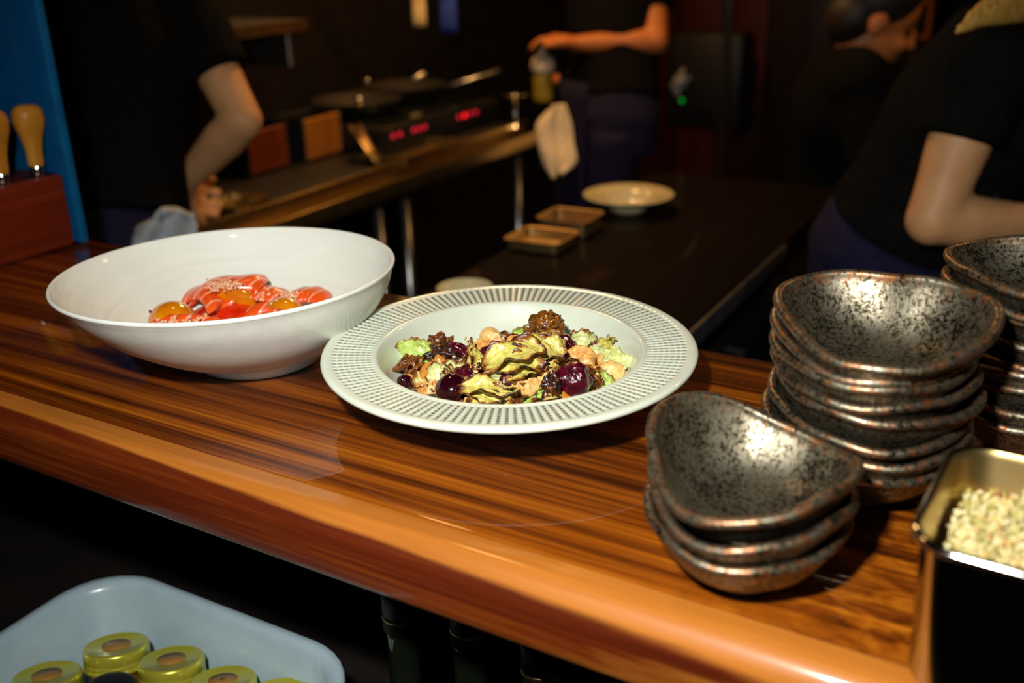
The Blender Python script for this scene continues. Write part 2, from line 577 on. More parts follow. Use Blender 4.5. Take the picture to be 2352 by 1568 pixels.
# ------------------------------------------------------------------ white bowl
BC = Vector((-0.5815, 0.540, CT))
BR = 0.1335
def white_bowl():
    e = empty('serving_bowl', BC, label='large white flared bowl holding the salmon and tomatoes', cat='bowl')
    out = spline([(0.049, 0.0), (0.0525, 0.0006), (0.0535, 0.0055), (0.0575, 0.0085), (0.080, 0.0200), (0.104, 0.038), (0.122, 0.060), (0.1305, 0.0765), (0.1332, 0.0805)], 40)
    rim = [(0.1334, 0.0818), (0.1328, 0.0828), (0.1316, 0.0830), (0.1304, 0.0822)]
    inn = spline([(0.1298, 0.0806), (0.1262, 0.0735), (0.116, 0.0575), (0.098, 0.0375), (0.075, 0.0205), (0.050, 0.0115), (0.025, 0.0088), (0.0005, 0.0085)], 40)
    tilt = lambda t, z, i: max(z, 0.0) + (0.0022 * math.cos(t) - 0.0024 * math.sin(t)) * max(z, 0.0) / 0.08
    def shear(me):
        for v in me.vertices:
            k = max(0.0, 1 - v.co.z / 0.081)
            v.co.x += 0.004 * k; v.co.y += 0.021 * k
        return me
    me = shear(lathe(out + rim, 128, zf=tilt, caps=(True, False)))
    link('outer_wall', me, MT['white_china'], e)
    me = shear(lathe([rim[-1]] + inn, 128, zf=tilt, caps=(False, True)))
    link('rippled_inside', me, MT['bowl_inner'], e)
    return e
white_bowl()

# ------------------------------------------------------------------ stacked bronze bowls
def glazed_bowl(Rr, H, wave, seed, foot=0.024):
    """organic three-sided bowl; wave = (a2, p2, a3, p3, b1, q1, b2, q2)"""
    a2, p2, a3, p3, b1, q1, b2, q2 = wave
    N = 96
    rr = lambda t: Rr * (1 + a2 * math.cos(2 * (t - p2)) + a3 * math.cos(3 * (t - p3)) + 0.006 * math.sin(5 * t + seed) + 0.004 * math.sin(9 * t + 2 * seed))
    zz = lambda t: H + b1 * math.cos(t - q1) + b2 * math.cos(2 * (t - q2)) + 0.0006 * math.sin(7 * t + seed)
    # (s along wall, normal offset)
    V, F, A = [], [], []
    def wall(t, s, inner):
        f0 = foot * (0.92 if not inner else 0.55)
        zf = 0.008 if not inner else 0.0115
        r1 = rr(t) - (0.0042 if inner else 0)
        z1 = zz(t)
        r = f0 + (r1 - f0) * s
        z = zf + (z1 - zf) * s ** (2.7 if inner else 2.4)
        return r, z
    SO = [0.0, 0.15, 0.3, 0.44, 0.56, 0.66, 0.75, 0.83, 0.90, 0.96]
    for j in range(N):
        t = 2 * PI * j / N
        ring = [(foot * 0.80, 0.0015, 0), (foot * 0.86, 0.0, 0), (foot, 0.0, 0), (foot * 1.02, 0.003, 0)]
        for s in SO:
            r, z = wall(t, s, False)
            ring.append((max(r, foot * 0.94), z, max(0, (s - 0.86)) * 3))
        R1, Z1 = rr(t), zz(t)
        for k in range(9):                               # thick rounded lip
            a = -0.6 + (PI + 0.9) * k / 8
            ring.append((R1 - 0.0022 + 0.0030 * math.cos(a), Z1 - 0.001 + 0.0030 * math.sin(a), 0.9 if k in (0, 8) else 1.0))
        for s in SO[::-1]:
            r, z = wall(t, s * 0.985, True)
            ring.append((r, z, max(0, (s - 0.90)) * 4))
        ring.append((0.0004, 0.0112, 0))
        for r, z, a in ring:
            V.append((r * math.cos(t), r * math.sin(t), z))
            A.append(min(1, a))
    m = len(V) // N
    for j in range(N):
        k = (j + 1) % N
        for i in range(m - 1):
            F.append((j * m + i, k * m + i, k * m + i + 1, j * m + i + 1))
    F.append(tuple(j * m for j in range(N))[::-1])
    F.append(tuple(j * m + m - 1 for j in range(N)))
    return mesh(V, F, {'rim': A})

ordinal = ['lowest', 'second lowest', 'third from the bottom', 'fourth from the bottom', 'fifth from the bottom', 'sixth from the bottom', 'seventh from the bottom', 'eighth from the bottom', 'ninth from the bottom']
def stack(center, n, steps, Rr, H, topwave, grp, where, toplabel, seed):
    r2 = random.Random(seed)
    for i in range(n):
        top = i == n - 1
        j = lambda v: r2.uniform(-v, v)
        w = topwave
        wave = w if top else (w[0], w[1], w[2], w[3], w[4] * .8, w[5], w[6] * .8, w[7]) if i == n - 2 else (w[0] * r2.uniform(0.4, 0.9), w[1] + j(.5), w[2] * r2.uniform(0.4, 0.9), w[3] + j(.4), w[4] * r2.uniform(.15, .6), w[5] + j(.8), w[6] * r2.uniform(.2, .6), w[7] + j(.6))
        me = glazed_bowl(Rr * (1 if top else r2.uniform(0.965, 0.985)), H - (0 if top else 0.0012), wave, seed + i)
        jit = 0.0 if i == 0 else 0.003
        o = link('glazed_bowl', me, MT['glaze'], loc=Vector((center[0] + r2.uniform(-jit, jit), center[1] + r2.uniform(-jit, jit), CT + (steps[i] if isinstance(steps, (list, tuple)) else i * steps))))
        if not top:
            o.rotation_euler = (r2.uniform(-0.03, 0.03) * min(i, 1), r2.uniform(-0.03, 0.03) * min(i, 1), 0)
        tag(o, toplabel if top else 'mottled bronze bowl, %s of the %s' % (ordinal[i], where), 'bowl', grp)

stack((-0.127, 0.4505), 3, (0.0, 0.0160, 0.0285), 0.0555, 0.0405, (0.034, 2.3, 0.045, 0.52, 0.0045, 2.5, 0.0075, 2.75), 'short stack of bronze bowls', 'short stack of three', 'mottled bronze bowl with wavy rim topping the short stack of three', 3)
stack((-0.0905, 0.5675), 8, 0.0107, 0.0590, 0.041, (0.075, 2.75, 0.058, 0.5, 0.009, 1.45, 0.002, 0.3), 'tall stack of bronze bowls', 'tall stack beside the steel pan', 'mottled bronze bowl with pointed lip topping the tall stack of eight', 11)
stack((-0.006, 0.672), 9, 0.0107, 0.062, 0.041, (0.05, 2.6, 0.04, 0.6, 0.006, 0.6, 0.003, 0.6), 'rear stack of bronze bowls', 'rear stack cut by the right edge', 'mottled bronze bowl topping the rear stack at the right edge', 23)

# ------------------------------------------------------------------ steel pan with crumb
def rrect(hx, hy, r, n=8):
    pts = []
    for cx, cy, a0 in ((hx - r, hy - r, 0), (-hx + r, hy - r, PI / 2), (-hx + r, -hy + r, PI), (hx - r, -hy + r, 1.5 * PI)):
        for k in range(n + 1):
            a = a0 + PI / 2 * k / n
            pts.append((cx + r * math.cos(a), cy + r * math.sin(a)))
    return pts
def rr_loft(rings):
    """rings: (hx, hy, r, z)"""
    V, F = [], []
    n = 0
    for hx, hy, r, z in rings:
        p = rrect(hx, hy, r)
        n = len(p)
        V += [(x, y, z) for x, y in p]
    for i in range(len(rings) - 1):
        for j in range(n):
            k = (j + 1) % n
            F.append((i * n + j, i * n + k, (i + 1) * n + k, (i + 1) * n + j))
    F.append(tuple(range(n))[::-1])
    F.append(tuple((len(rings) - 1) * n + j for j in range(n)))
    return mesh(V, F)
PANC = Vector((0.049, 0.4335, CT))
def steel_pan():
    hx, hy, H = 0.088, 0.053, 0.083
    e = empty('steel_pan', PANC, R and (0, 0, R(-3)), 'deep stainless steel pan of herb crumb at the right edge', 'pan')
    rings = [(hx - 0.016, hy - 0.016, 0.012, 0.0), (hx - 0.010, hy - 0.010, 0.016, 0.002), (hx - 0.0065, hy - 0.0065, 0.018, 0.008), (hx - 0.004, hy - 0.004, 0.018, H - 0.006), (hx - 0.0035, hy - 0.0035, 0.018, H - 0.002),
             (hx - 0.001, hy - 0.001, 0.019, H - 0.0035), (hx, hy, 0.020, H - 0.002), (hx - 0.0005, hy - 0.0005, 0.020, H), (hx - 0.0035, hy - 0.0035, 0.018, H - 0.0002), (hx - 0.0052, hy - 0.0052, 0.017, H - 0.003), (hx - 0.0075, hy - 0.0075, 0.017, 0.009), (hx - 0.013, hy - 0.013, 0.015, 0.003)]
    ro, ri = rr_loft(rings[:9]), rr_loft(rings[8:])
    for m_, keep in ((ro, 0), (ri, 1)):       # open the loft ends that face each other
        bm = bmesh.new(); bm.from_mesh(m_)
        cap = sorted([f for f in bm.faces if len(f.verts) > 8], key=lambda f: f.calc_center_median().z)[-1]
        bmesh.ops.delete(bm, geom=[cap], context='FACES_ONLY'); bm.to_mesh(m_); bm.free()
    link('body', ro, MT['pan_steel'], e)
    link('inner_wall', ri, MT['gold_tint_steel'], e)  # gold colour stands for crumb and flash mirrored in plain steel
    # crumb
    r2 = random.Random(5)
    V, F, A = [], [], []
    def top(x, y):
        return 0.064 + 0.005 * nz(x, y, 0.3, 30) - 0.006 * max(0, -x - 0.05) / 0.03 + 0.004 * (y / 0.05)
    hx2, hy2 = hx - 0.009, hy - 0.009
    n = 24
    for i in range(n + 1):
        for j in range(n + 1):
            x = -hx2 + 0.004 + 2 * (hx2 - 0.004) * i / n; y = -hy2 + 0.003 + 2 * (hy2 - 0.003) * j / n
            V.append((x, y, top(x, y) - 0.003)); A.append(0.5)
    for i in range(n):
        for j in range(n):
            F.append((i * (n + 1) + j, (i + 1) * (n + 1) + j, (i + 1) * (n + 1) + j + 1, i * (n + 1) + j + 1))
    for k in range(4200):
        x = r2.uniform(-1, 1) * (hx2 - 0.002); y = r2.uniform(-1, 1) * (hy2 - 0.002)
        z = top(x, y) + r2.uniform(-0.0035, 0.0016)
        s = r2.uniform(0.0008, 0.0024)
        ax = Matrix(Euler((r2.uniform(0, 6), r2.uniform(0, 6), r2.uniform(0, 6))).to_matrix())
        b = len(V)
        sx, sy, sz = s * r2.uniform(0.8, 1.6), s * r2.uniform(0.5, 1), s * r2.uniform(0.25, 0.7)
        for q in ((1, 0, 0), (-1, 0, 0), (0, 1, 0), (0, -1, 0), (0, 0, 1), (0, 0, -1)):
            p = ax @ Vector((q[0] * sx, q[1] * sy, q[2] * sz))
            V.append((x + p.x, y + p.y, z + p.z))
        c = r2.random()
        A += [c] * 6
        for f in ((0, 2, 4), (2, 1, 4), (1, 3, 4), (3, 0, 4), (2, 0, 5), (1, 2, 5), (3, 1, 5), (0, 3, 5)):
            F.append(tuple(b + i for i in f))
    t = NT('herb_crumb')
    f = t.attr('shade')
    t.set(Base_Color=t.ramp(f, [(0.0, S(150, 142, 70)), (0.12, S(200, 186, 120)), (0.40, S(222, 206, 150)), (0.62, S(206, 168, 100)), (0.72, S(176, 170, 86)), (0.84, S(232, 218, 172)), (0.965, S(160, 92, 46))], 'CONSTANT'), Roughness=0.7)
    o = link('herb_crumb', mesh(V, F, {'shade': A}), t.m, loc=PANC, rot=(0, 0, R(-3)), smooth=False)
    tag(o, 'pale green and tan herb crumb heaped in the steel pan', 'crumb', kind='stuff')
    # spoon
    s = empty('spoon', PANC + Vector((0.012, -0.012, 0.060)), (0, 0, R(30)), 'steel spoon half buried in the herb crumb', 'spoon')
    V, F = [], []
    for i in range(9):
        for j in range(20):
            a = i / 8; b = 2 * PI * j / 20
            V.append((0.021 * a * math.cos(b), 0.015 * a * math.sin(b), 0.007 * a * a))
    for i in range(8):
        for j in range(20):
            F.append((i * 20 + j, i * 20 + (j + 1) % 20, (i + 1) * 20 + (j + 1) % 20, (i + 1) * 20 + j))
    sm = link('spoon_bowl', mesh(V, F), MT['steel'], s)
    so = sm.modifiers.new('t', 'SOLIDIFY'); so.thickness = 0.001
    link('handle', tubem(spline([(0.019, 0, 0.006), (0.035, 0, 0.010), (0.075, 0, 0.034), (0.11, 0, 0.05)], 12), [(0.004, 0.0012)] * 6 + [(0.006, 0.0012)] * 7, 8, side=(0, 1, 0)), MT['steel'], s)
steel_pan()

# ------------------------------------------------------------------ food
YZ = Matrix.Rotation(R(YAW), 4, 'Z')
def place(o, p, rot=(0, 0, 0)):
    """put a piece at p, its own axes first turned to the counter view (x right, y away, z up)"""
    o.matrix_world = Matrix.Translation(p) @ YZ @ Euler([R(a) for a in rot]).to_matrix().to_4x4()
    return o

def char_mat(name, pale, mid, rough=0.32, burnt=S(46, 18, 6), brown=S(138, 74, 16)):
    t = NT(name)
    v = t.coord()
    n = t.noise(v, 260, 5, 0.65, 0.6)
    vein = t.noise(t.coord((1, 0.25, 1)), 420, 3, 0.6, 0.5)
    base = t.mix(t.ramp(vein, [(0.35, (0, 0, 0)), (0.65, (1, 1, 1))]), mid, pale)
    ch = t.attr('char')
    f = t.math('ADD', ch, t.math('MULTIPLY', t.math('MULTIPLY', t.math('SUBTRACT', n, 0.5), 1.5), t.math('ADD', t.math('MULTIPLY', ch, 0.9), 0.16)))
    c = t.mix(t.ramp(f, [(0.22, (0, 0, 0)), (0.50, (1, 1, 1))]), base, brown)
    c = t.mix(t.ramp(f, [(0.55, (0, 0, 0)), (0.85, (1, 1, 1))]), c, burnt)
    t.set(Base_Color=c, Roughness=rough, Coat_Weight=0.45, Coat_Roughness=0.15, Subsurface_Weight=0.12, Subsurface_Radius=(0.003, 0.003, 0.001), Subsurface_Scale=1.0)
    t.bump(t.math('ADD', t.math('MULTIPLY', n, 0.6), t.math('MULTIPLY', vein, 0.5)), 0.55, 0.0016)
    return t.m
MT['leaf_pale'] = char_mat('pale_cabbage_leaf', S(222, 222, 164), S(196, 204, 120))
MT['leaf_green'] = char_mat('green_cabbage_leaf', S(190, 206, 110), S(160, 188, 76))
MT['leaf_gold'] = char_mat('golden_roasted_leaf', S(216, 204, 112), S(184, 172, 66))
MT['leaf_burnt'] = char_mat('burnt_leaf', S(112, 60, 18), S(74, 34, 10), 0.25)
MT['cherry'] = simple('dark_cherry_skin', S(30, 2, 10), S(48, 4, 16), 90, 0.1, coat=1.0)
MT['beet'] = simple('crimson_beet_flesh', S(40, 2, 12), S(86, 5, 28), 260, 0.2, bump=0.6, coat=0.8, bdist=0.0015)
MT['nut_gold'] = simple('golden_toasted_nut', S(186, 110, 26), S(214, 148, 56), 130, 0.32, bump=0.2, coat=0.4)
MT['nut_cream'] = simple('cream_nut', S(220, 164, 84), S(240, 204, 134), 240, 0.45, bump=0.6, coat=0.25)
MT['nut_pink'] = simple('berry_stained_nut', S(196, 118, 48), S(238, 188, 104), 240, 0.42, bump=0.6, coat=0.35)
MT['roast'] = simple('sticky_roasted_brown', S(48, 20, 4), S(150, 86, 16), 240, 0.2, bump=0.7, coat=0.8, bdist=0.002)
MT['black_char'] = simple('blackened_char', S(22, 10, 8), S(66, 28, 14), 230, 0.28, bump=0.7, coat=0.6, bdist=0.002)

def sheet(L, W, arch, curl, ruff, seed, nu=44, nv=26, th=0.0008, edge=0.55, all_edges=True, point=0.25, base=0.0):
    """a leaf or slice: long along x, arched along x, curled across y, wrinkled, with a torn ruffled edge"""
    V, F, A = [], [], []
    for i in range(nu + 1):
        u = -1 + 2 * i / nu
        for j in range(nv + 1):
            v = -1 + 2 * j / nv
            sv = 1 if v > 0 else -1
            wid = W * (1 - point * abs(u) ** 2.2) * (1 + 0.22 * nz(u * 2.2, seed + 3 * sv) + 0.12 * nz(u * 7, seed + 5 * sv))
            lv = L * (1 + 0.16 * nz(v * 2.4, seed + (7 if u > 0 else 11)) + 0.08 * nz(v * 8, seed + (7 if u > 0 else 11)))
            x = lv * u * (1 - 0.12 * v * v)
            y = wid * v
            e = max(abs(v), abs(u) if all_edges else 0)
            ee = max(0, e - 0.35) / 0.65
            z = arch * (1 - u * u) + curl * v * v
            z += ruff * ee * math.sin(5.0 * u + 3.4 * v + seed) + 0.7 * ruff * ee * nz(u * 4.2, v * 4.2, seed) + 0.55 * ruff * nz(u * 1.8, v * 1.8, seed + 2)
            z += 0.14 * ruff * math.sin((v + 0.35 * u * u) * 17 + seed) * (0.3 + 0.7 * abs(v))
            V.append(Vector((x, y, z)))
            n2 = nz(u * 2.1, v * 2.1, seed + 9)
            A.append(max(0.0, min(1.0, base + edge * (ee ** 2.6) * (1.15 + 1.1 * n2))))
    n0 = len(V)
    row = nv + 1
    nrm = []
    for i in range(nu + 1):
        for j in range(row):
            a = V[min(i + 1, nu) * row + j] - V[max(i - 1, 0) * row + j]
            b = V[i * row + min(j + 1, nv)] - V[i * row + max(j - 1, 0)]
            nrm.append(a.cross(b).normalized())
    for k in range(n0):
        V.append(V[k] - nrm[k] * th); A.append(A[k])
    for i in range(nu):
        for j in range(nv):
            a, b, c, d = i * row + j, (i + 1) * row + j, (i + 1) * row + j + 1, i * row + j + 1
            F.append((a, b, c, d)); F.append((n0 + d, n0 + c, n0 + b, n0 + a))
    border = [i * row for i in range(nu + 1)] + [nu * row + j for j in range(1, row)] + [i * row + nv for i in range(nu - 1, -1, -1)] + [j for j in range(nv - 1, 0, -1)]
    for k in range(len(border)):
        a, b = border[k], border[(k + 1) % len(border)]
        F.append((b, a, n0 + a, n0 + b))
    return mesh(V, F, {'char': A})

def lump(r, seed, rough=0.15, freq=2.0, flat=0.0, facet=False, sub=4):
    """irregular rounded piece; r is (rx, ry, rz)"""
    bm = bmesh.new()
    bmesh.ops.create_icosphere(bm, subdivisions=sub, radius=1)
    pl = []
    r2 = random.Random(seed)
    if facet:
        for _ in range(11):
            d = Vector((r2.uniform(-1, 1), r2.uniform(-1, 1), r2.uniform(-1, 1))).normalized()
            pl.append((d, r2.uniform(0.42, 0.82)))
    for v in bm.verts:
        p = v.co.copy()
        for d, h in pl:
            k = p.dot(d) - h
            if k > 0:
                p -= d * k
        k = 1 + rough * mnoise.noise(p * freq + Vector((seed * 3.1, seed, 0))) + 0.4 * rough * mnoise.noise(p * freq * 2.7 + Vector((seed, 0, 5)))
        p *= k
        if flat and p.z < -flat:
            p.z = -flat + (p.z + flat) * 0.2
        v.co = Vector((p.x * r[0], p.y * r[1], p.z * r[2]))
    me = bpy.data.meshes.new('lump')
    bm.to_mesh(me)
    bm.free()
    return me

SG = 'pieces of the roasted cabbage salad'
def mound(px, py, dz=0.0):
    v = ray(px, py)
    z = CT + 0.03
    for _ in range(30):
        p = WZ(px, py, z)
        rr_ = math.hypot(p.x - PC.x, p.y - PC.y)
        zt = CT + max(0.0125 + 0.02 * max(0, rr_ - 0.06) / 0.03, 0.014 + 0.026 * (1 - (rr_ / 0.082) ** 2))
        z += (zt - z) * 0.35
    return WZ(px, py, z + dz)

def nut(px, py, r, mat, label, rot=(0, 0, 0), facet=False, dz=0.0, seed=1, cat='nut', rough=0.1):
    me = lump(tuple(x * (1.12 if facet else 1) for x in r), seed, rough if not facet else rough * 0.45, 1.6 if not facet else 3.2, facet=facet, sub=4)
    if facet:
        shade_auto(me, 24)
    o = link('nut' if not facet else 'nut_chunk', me, MT[mat])
    place(o, mound(px, py, dz), rot)
    return tag(o, label, cat, SG)

def leaf(px, py, L, W, mat, label, rot=(0, 0, 0), arch=0.003, curl=0.003, ruff=0.003, seed=1, dz=0.0, edge=0.6, base=0.0, point=0.3, name='cabbage_leaf', cat='cabbage'):
    o = link(name, sheet(L, W, arch, curl, ruff, seed, edge=edge, base=base, point=point), MT[mat])
    place(o, mound(px, py, dz), rot)
    return tag(o, label, cat, SG)

def wedge(px, py, L, W, mat, label, n=5, rot=(0, 0, 0), seed=1, dz=0.0, gap=0.0052, arch=0.006, edge=0.8):
    """roasted wedge of nested leaves"""
    e = empty('cabbage_wedge', label=label, cat='cabbage', group=SG)
    place(e, mound(px, py, dz), rot)
    for k in range(n):
        q = 1 - 0.10 * k
        o = link('leaf', sheet(L * q, W * q * 0.9, arch * (1 - 0.06 * k), 0.004, 0.0030, seed + k * 1.7, edge=edge, point=0.35), MT[mat], e)
        o.location = (0.0012 * k * (-1) ** k, -gap * 0.75 * k, gap * 0.55 * (n / 2 - k))
        o.rotation_euler = (R(-16 + 9 * k), R(5 * (-1) ** k), R(9 * (-1) ** k))
    return e

def blob(px, py, r, mat, label, rot=(0, 0, 0), seed=1, rough=0.35, freq=2.4, dz=0.0, name='beet_chunk', cat='beet'):
    o = link(name, lump(r, seed, rough, freq), MT[mat])
    place(o, mound(px, py, dz), rot)
    return tag(o, label, cat, SG)

mm = 0.001
def v3(*a): return tuple(x * mm for x in a)
# bed of leaves under the visible pieces
BED = ['pale leaf beneath the nut crumbs left of the cherry', 'golden leaf beneath the beet mash', 'green leaf beneath the large roasted wedge', 'pale leaf beneath the roasted yellow wedge', 'golden leaf beneath the berry-stained nut half', 'green leaf beneath the browned front wedge', 'pale leaf beneath the tallest cream nut shard', 'golden leaf beneath the big ragged cherry']
for k, (x, y) in enumerate(((1010, 880), (1090, 860), (1180, 860), (1270, 850), (1350, 850), (1130, 905), (1230, 905), (1300, 890))):
    leaf(x, y, .022, .016, ('leaf_pale', 'leaf_gold', 'leaf_green')[k % 3], BED[k], (rng.uniform(-15, 25), rng.uniform(-15, 15), rng.uniform(0, 360)), seed=40 + k, dz=-0.007)
# left side
leaf(954, 813, .0145, .0115, 'leaf_green', 'bright green cabbage leaf with singed tip at the far left of the salad', (62, -8, -14), seed=3, edge=0.42, dz=.004, arch=.003)
leaf(1012, 788, .0105, .006, 'leaf_burnt', 'small glossy brown leaf standing at the back left of the salad', (40, 14, 10), seed=5, dz=.006)
blob(1022, 813, (.0165, .011, .0085), 'black_char', 'blackened crisp cabbage piece at the back left of the salad', seed=4, rough=.5, freq=2.8, name='charred_cabbage', cat='cabbage', dz=.002)
blob(1056, 803, (.0095, .005, .0045), 'beet', 'thin dark beet sliver at the back left of the salad', (0, 28, -12), seed=6, rough=.25, dz=.003)
blob(948, 843, (.0095, .009, .009), 'roast', 'sticky brown crisp below the bright green leaf', seed=7, rough=.55, freq=3, name='roasted_crisp', cat='cabbage', dz=.001)
leaf(928, 852, .008, .004, 'leaf_burnt', 'spindly dark frond at the left end of the salad', (20, 40, 30), seed=8, ruff=.006)
nut(936, 879, (.0075, .006, .007), 'nut_pink', 'red-stained nut half at the lower left of the salad', seed=9)
blob(930, 880, (.006, .005, .007), 'cherry', 'small dark cherry half at the lower left of the salad', seed=10, rough=.1, name='cherry_half', cat='cherry', dz=.001)
nut(985, 856, (.0068, .006, .0082), 'nut_gold', 'large golden hazelnut left of the big round cherry', (0, 20, 0), seed=11, dz=.003)
nut(1015, 838, (.0045, .005, .0085), 'nut_gold', 'slender golden nut leaning at the left of the salad', (0, -28, 0), seed=12, dz=.003)
for k, (x, y, r) in enumerate(((968, 888, (.0055, .005, .005)), (985, 894, (.006, .005, .0055)), (1000, 886, (.005, .005, .0055)), (976, 902, (.005, .0045, .004)))):
    nut(x, y, r, 'nut_pink', ('tan nut crumb below the large golden hazelnut', 'broken tan nut left of the big round cherry', 'tan nut shard touching the big round cherry', 'lowest nut crumb left of the big round cherry')[k], facet=True, seed=20 + k)
o = nut(1039, 896, (.0122, .0122, .0120), 'cherry', 'big round glossy dark cherry at the front left of the salad', seed=13, rough=.03, cat='cherry', dz=.004)
o.name = 'cherry'
leaf(1015, 865, .0115, .010, 'leaf_pale', 'pale cabbage leaf just above the big round cherry', (50, 0, 12), seed=14, edge=.5)
leaf(1050, 862, .0115, .009, 'leaf_pale', 'pale cabbage leaf between the cherry and the beet mash', (48, 10, -20), seed=15, edge=.5)
blob(1070, 868, (.012, .009, .008), 'beet', 'crimson beet mash right of the big round cherry', seed=16)
wedge(1084, 834, .011, .011, 'leaf_gold', 'small curled golden sprout at the left middle of the salad', 3, (40, 10, 70), seed=17, dz=.003)
# back middle
nut(1124, 771, (.0078, .0075, .0070), 'nut_cream', 'round cream macadamia at the back of the salad', seed=18, rough=.05, dz=.006)
nut(1137, 770, (.0045, .0045, .0045), 'nut_cream', 'small pale nut touching the round macadamia', seed=19, dz=.006)
nut(1158, 773, (.0058, .005, .0055), 'roast', 'small brown roasted nut at the back of the salad', facet=True, seed=30, dz=.005)
nut(1100, 804, (.009, .006, .0075), 'nut_pink', 'broken skin-on nut below the round macadamia', facet=True, seed=31, dz=.003)
nut(1137, 792, (.0066, .006, .0088), 'nut_pink', 'upright pinkish nut below the round macadamia', (0, 16, 0), facet=True, seed=32, dz=.005)
nut(1157, 806, (.0060, .006, .0078), 'nut_gold', 'golden nut half in the upper middle of the salad', (0, -8, 0), seed=33, dz=.005)
blob(1130, 818, (.0115, .008, .0080), 'beet', 'glossy purple beet cube in the middle left of the salad', seed=34, rough=.25, dz=.004)
blob(1118, 838, (.009, .006, .009), 'beet', 'crimson beet smear under the purple beet cube', (0, 30, 0), seed=35)
nut(1182, 786, (.0068, .006, .0062), 'nut_pink', 'nut stained bright red at the back of the salad', seed=36, dz=.004)
blob(1178, 782, (.006, .005, .005), 'beet', 'red beet bit on the stained nut at the back', seed=37, dz=.006)
nut(1196, 808, (.0105, .006, .0062), 'nut_gold', 'long glazed nut in the upper middle of the salad', (0, 8, 0), seed=38, dz=.004)
blob(1200, 803, (.006, .005, .0045), 'cherry', 'ruby cherry glaze on the long glazed nut', seed=39, rough=.12, dz=.006, name='cherry_half', cat='cherry')
leaf(1194, 775, .0105, .0065, 'leaf_green', 'small curled green leaf at the back of the salad', (55, -22, 12), seed=41, dz=.006, edge=.35)
e = blob(1256, 746, (.0118, .010, .0098), 'roast', 'tall sticky brown roasted sprout at the back of the salad', seed=42, rough=.55, freq=2.8, dz=.016, name='roasted_sprout', cat='cabbage')
blob(1226, 764, (.0085, .006, .0075), 'roast', 'brown stalk leaning on the tall roasted sprout', (0, -35, 0), seed=43, rough=.5, dz=.010, name='roasted_stalk', cat='cabbage')
blob(1272, 752, (.0055, .007, .009), 'black_char', 'dark charred flap on the tall roasted sprout', (0, 20, 0), seed=44, rough=.5, dz=.012, name='charred_cabbage', cat='cabbage')
blob(1222, 786, (.0145, .008, .0075), 'black_char', 'blackened strip below the tall roasted sprout', (0, -20, 0), seed=45, rough=.5, dz=.003, name='charred_cabbage', cat='cabbage')
nut(1262, 772, (.0125, .007, .0062), 'nut_cream', 'cream split nut in front of the tall roasted sprout', (0, -8, 0), facet=True, seed=46, dz=.007)
nut(1293, 776, (.0068, .006, .0052), 'nut_cream', 'small cream nut right of the split nut', facet=True, seed=47, dz=.006)
leaf(1257, 799, .0135, .0115, 'leaf_gold', 'yellow-green leaf under the cream split nut', (52, 12, -8), seed=48, edge=.55, dz=.003, arch=.005)
blob(1298, 796, (.009, .006, .0085), 'beet', 'dark beet strip right of the yellow-green leaf', (0, 38, 0), seed=49, dz=.003)
# centre
wedge(1186, 846, .0235, .0135, 'leaf_gold', 'large roasted cabbage wedge with browned layers in the middle of the salad', 7, (34, -10, 4), seed=51, dz=.004, arch=.008)
wedge(1240, 822, .0185, .0125, 'leaf_gold', 'roasted yellow cabbage wedge right of the middle of the salad', 6, (42, 8, -12), seed=52, dz=.003, arch=.006, edge=.6)
blob(1235, 854, (.0085, .006, .006), 'beet', 'small round beet bit in the centre of the salad', seed=53, dz=.004)
leaf(1262, 862, .013, .0095, 'leaf_gold', 'golden leaf left of the big ragged cherry', (45, 6, 20), seed=54, edge=.7)
leaf(1130, 882, .0195, .0085, 'leaf_pale', 'white cabbage rib with ridges at the front middle', (58, -4, 4), seed=55, edge=.45, dz=.004, arch=.003, point=.15)
blob(1177, 880, (.009, .007, .0105), 'beet', 'wet crimson beet piece right of the white cabbage rib', (0, -20, 0), seed=56, rough=.3, dz=.003)
blob(1090, 880, (.005, .004, .007), 'beet', 'pink beet splash left of the white cabbage rib', seed=57)
for k, (x, y, r) in enumerate(((1196, 884, (.0062, .005, .0066)), (1222, 862, (.0095, .006, .0062)), (1222, 890, (.0072, .005, .0084)), (1243, 874, (.0064, .005, .0070)), (1258, 884, (.0045, .005, .0062)))):
    nut(x, y, r, 'nut_cream', ('cream nut beside the wet crimson beet piece', 'broad broken nut in the front middle of the salad', 'tallest cream nut shard at the front middle', 'cream nut shard left of the dark husk', 'thin cream nut against the dark husk')[k], facet=True, seed=60 + k, dz=.004)
# right
leaf(1338, 791, .0115, .0115, 'leaf_pale', 'pale veined cabbage leaf with browned top at the back right', (68, 14, -6), seed=66, dz=.005, edge=.62, arch=.004)
blob(1372, 798, (.0065, .005, .006), 'roast', 'brown crisp behind the pale veined leaf', seed=67, dz=.003, name='roasted_crisp', cat='cabbage')
leaf(1392, 802, .0075, .0105, 'leaf_gold', 'thin yellow frilly frond at the back right of the salad', (70, 0, 20), seed=68, ruff=.005, dz=.002, edge=.3)
nut(1330, 822, (.0115, .007, .0088), 'nut_pink', 'pinkish broken nut above the big ragged cherry', facet=True, seed=69, dz=.005)
nut(1345, 838, (.0068, .006, .0092), 'nut_pink', 'berry-stained nut half at the right of the salad', (0, 18, 0), seed=70, dz=.005)
nut(1368, 834, (.0085, .006, .0098), 'nut_pink', 'tan nut slab between the stained nut and white leaf', (0, -24, 0), facet=True, seed=71, dz=.003)
leaf(1388, 828, .0145, .008, 'leaf_pale', 'white cabbage strip at the right of the salad', (48, 35, 0), seed=72, edge=.15, dz=.002)
leaf(1420, 836, .0115, .0095, 'leaf_pale', 'white frilly cabbage leaf at the far right of the salad', (40, -10, 15), seed=73, ruff=.006, edge=.12, dz=.001)
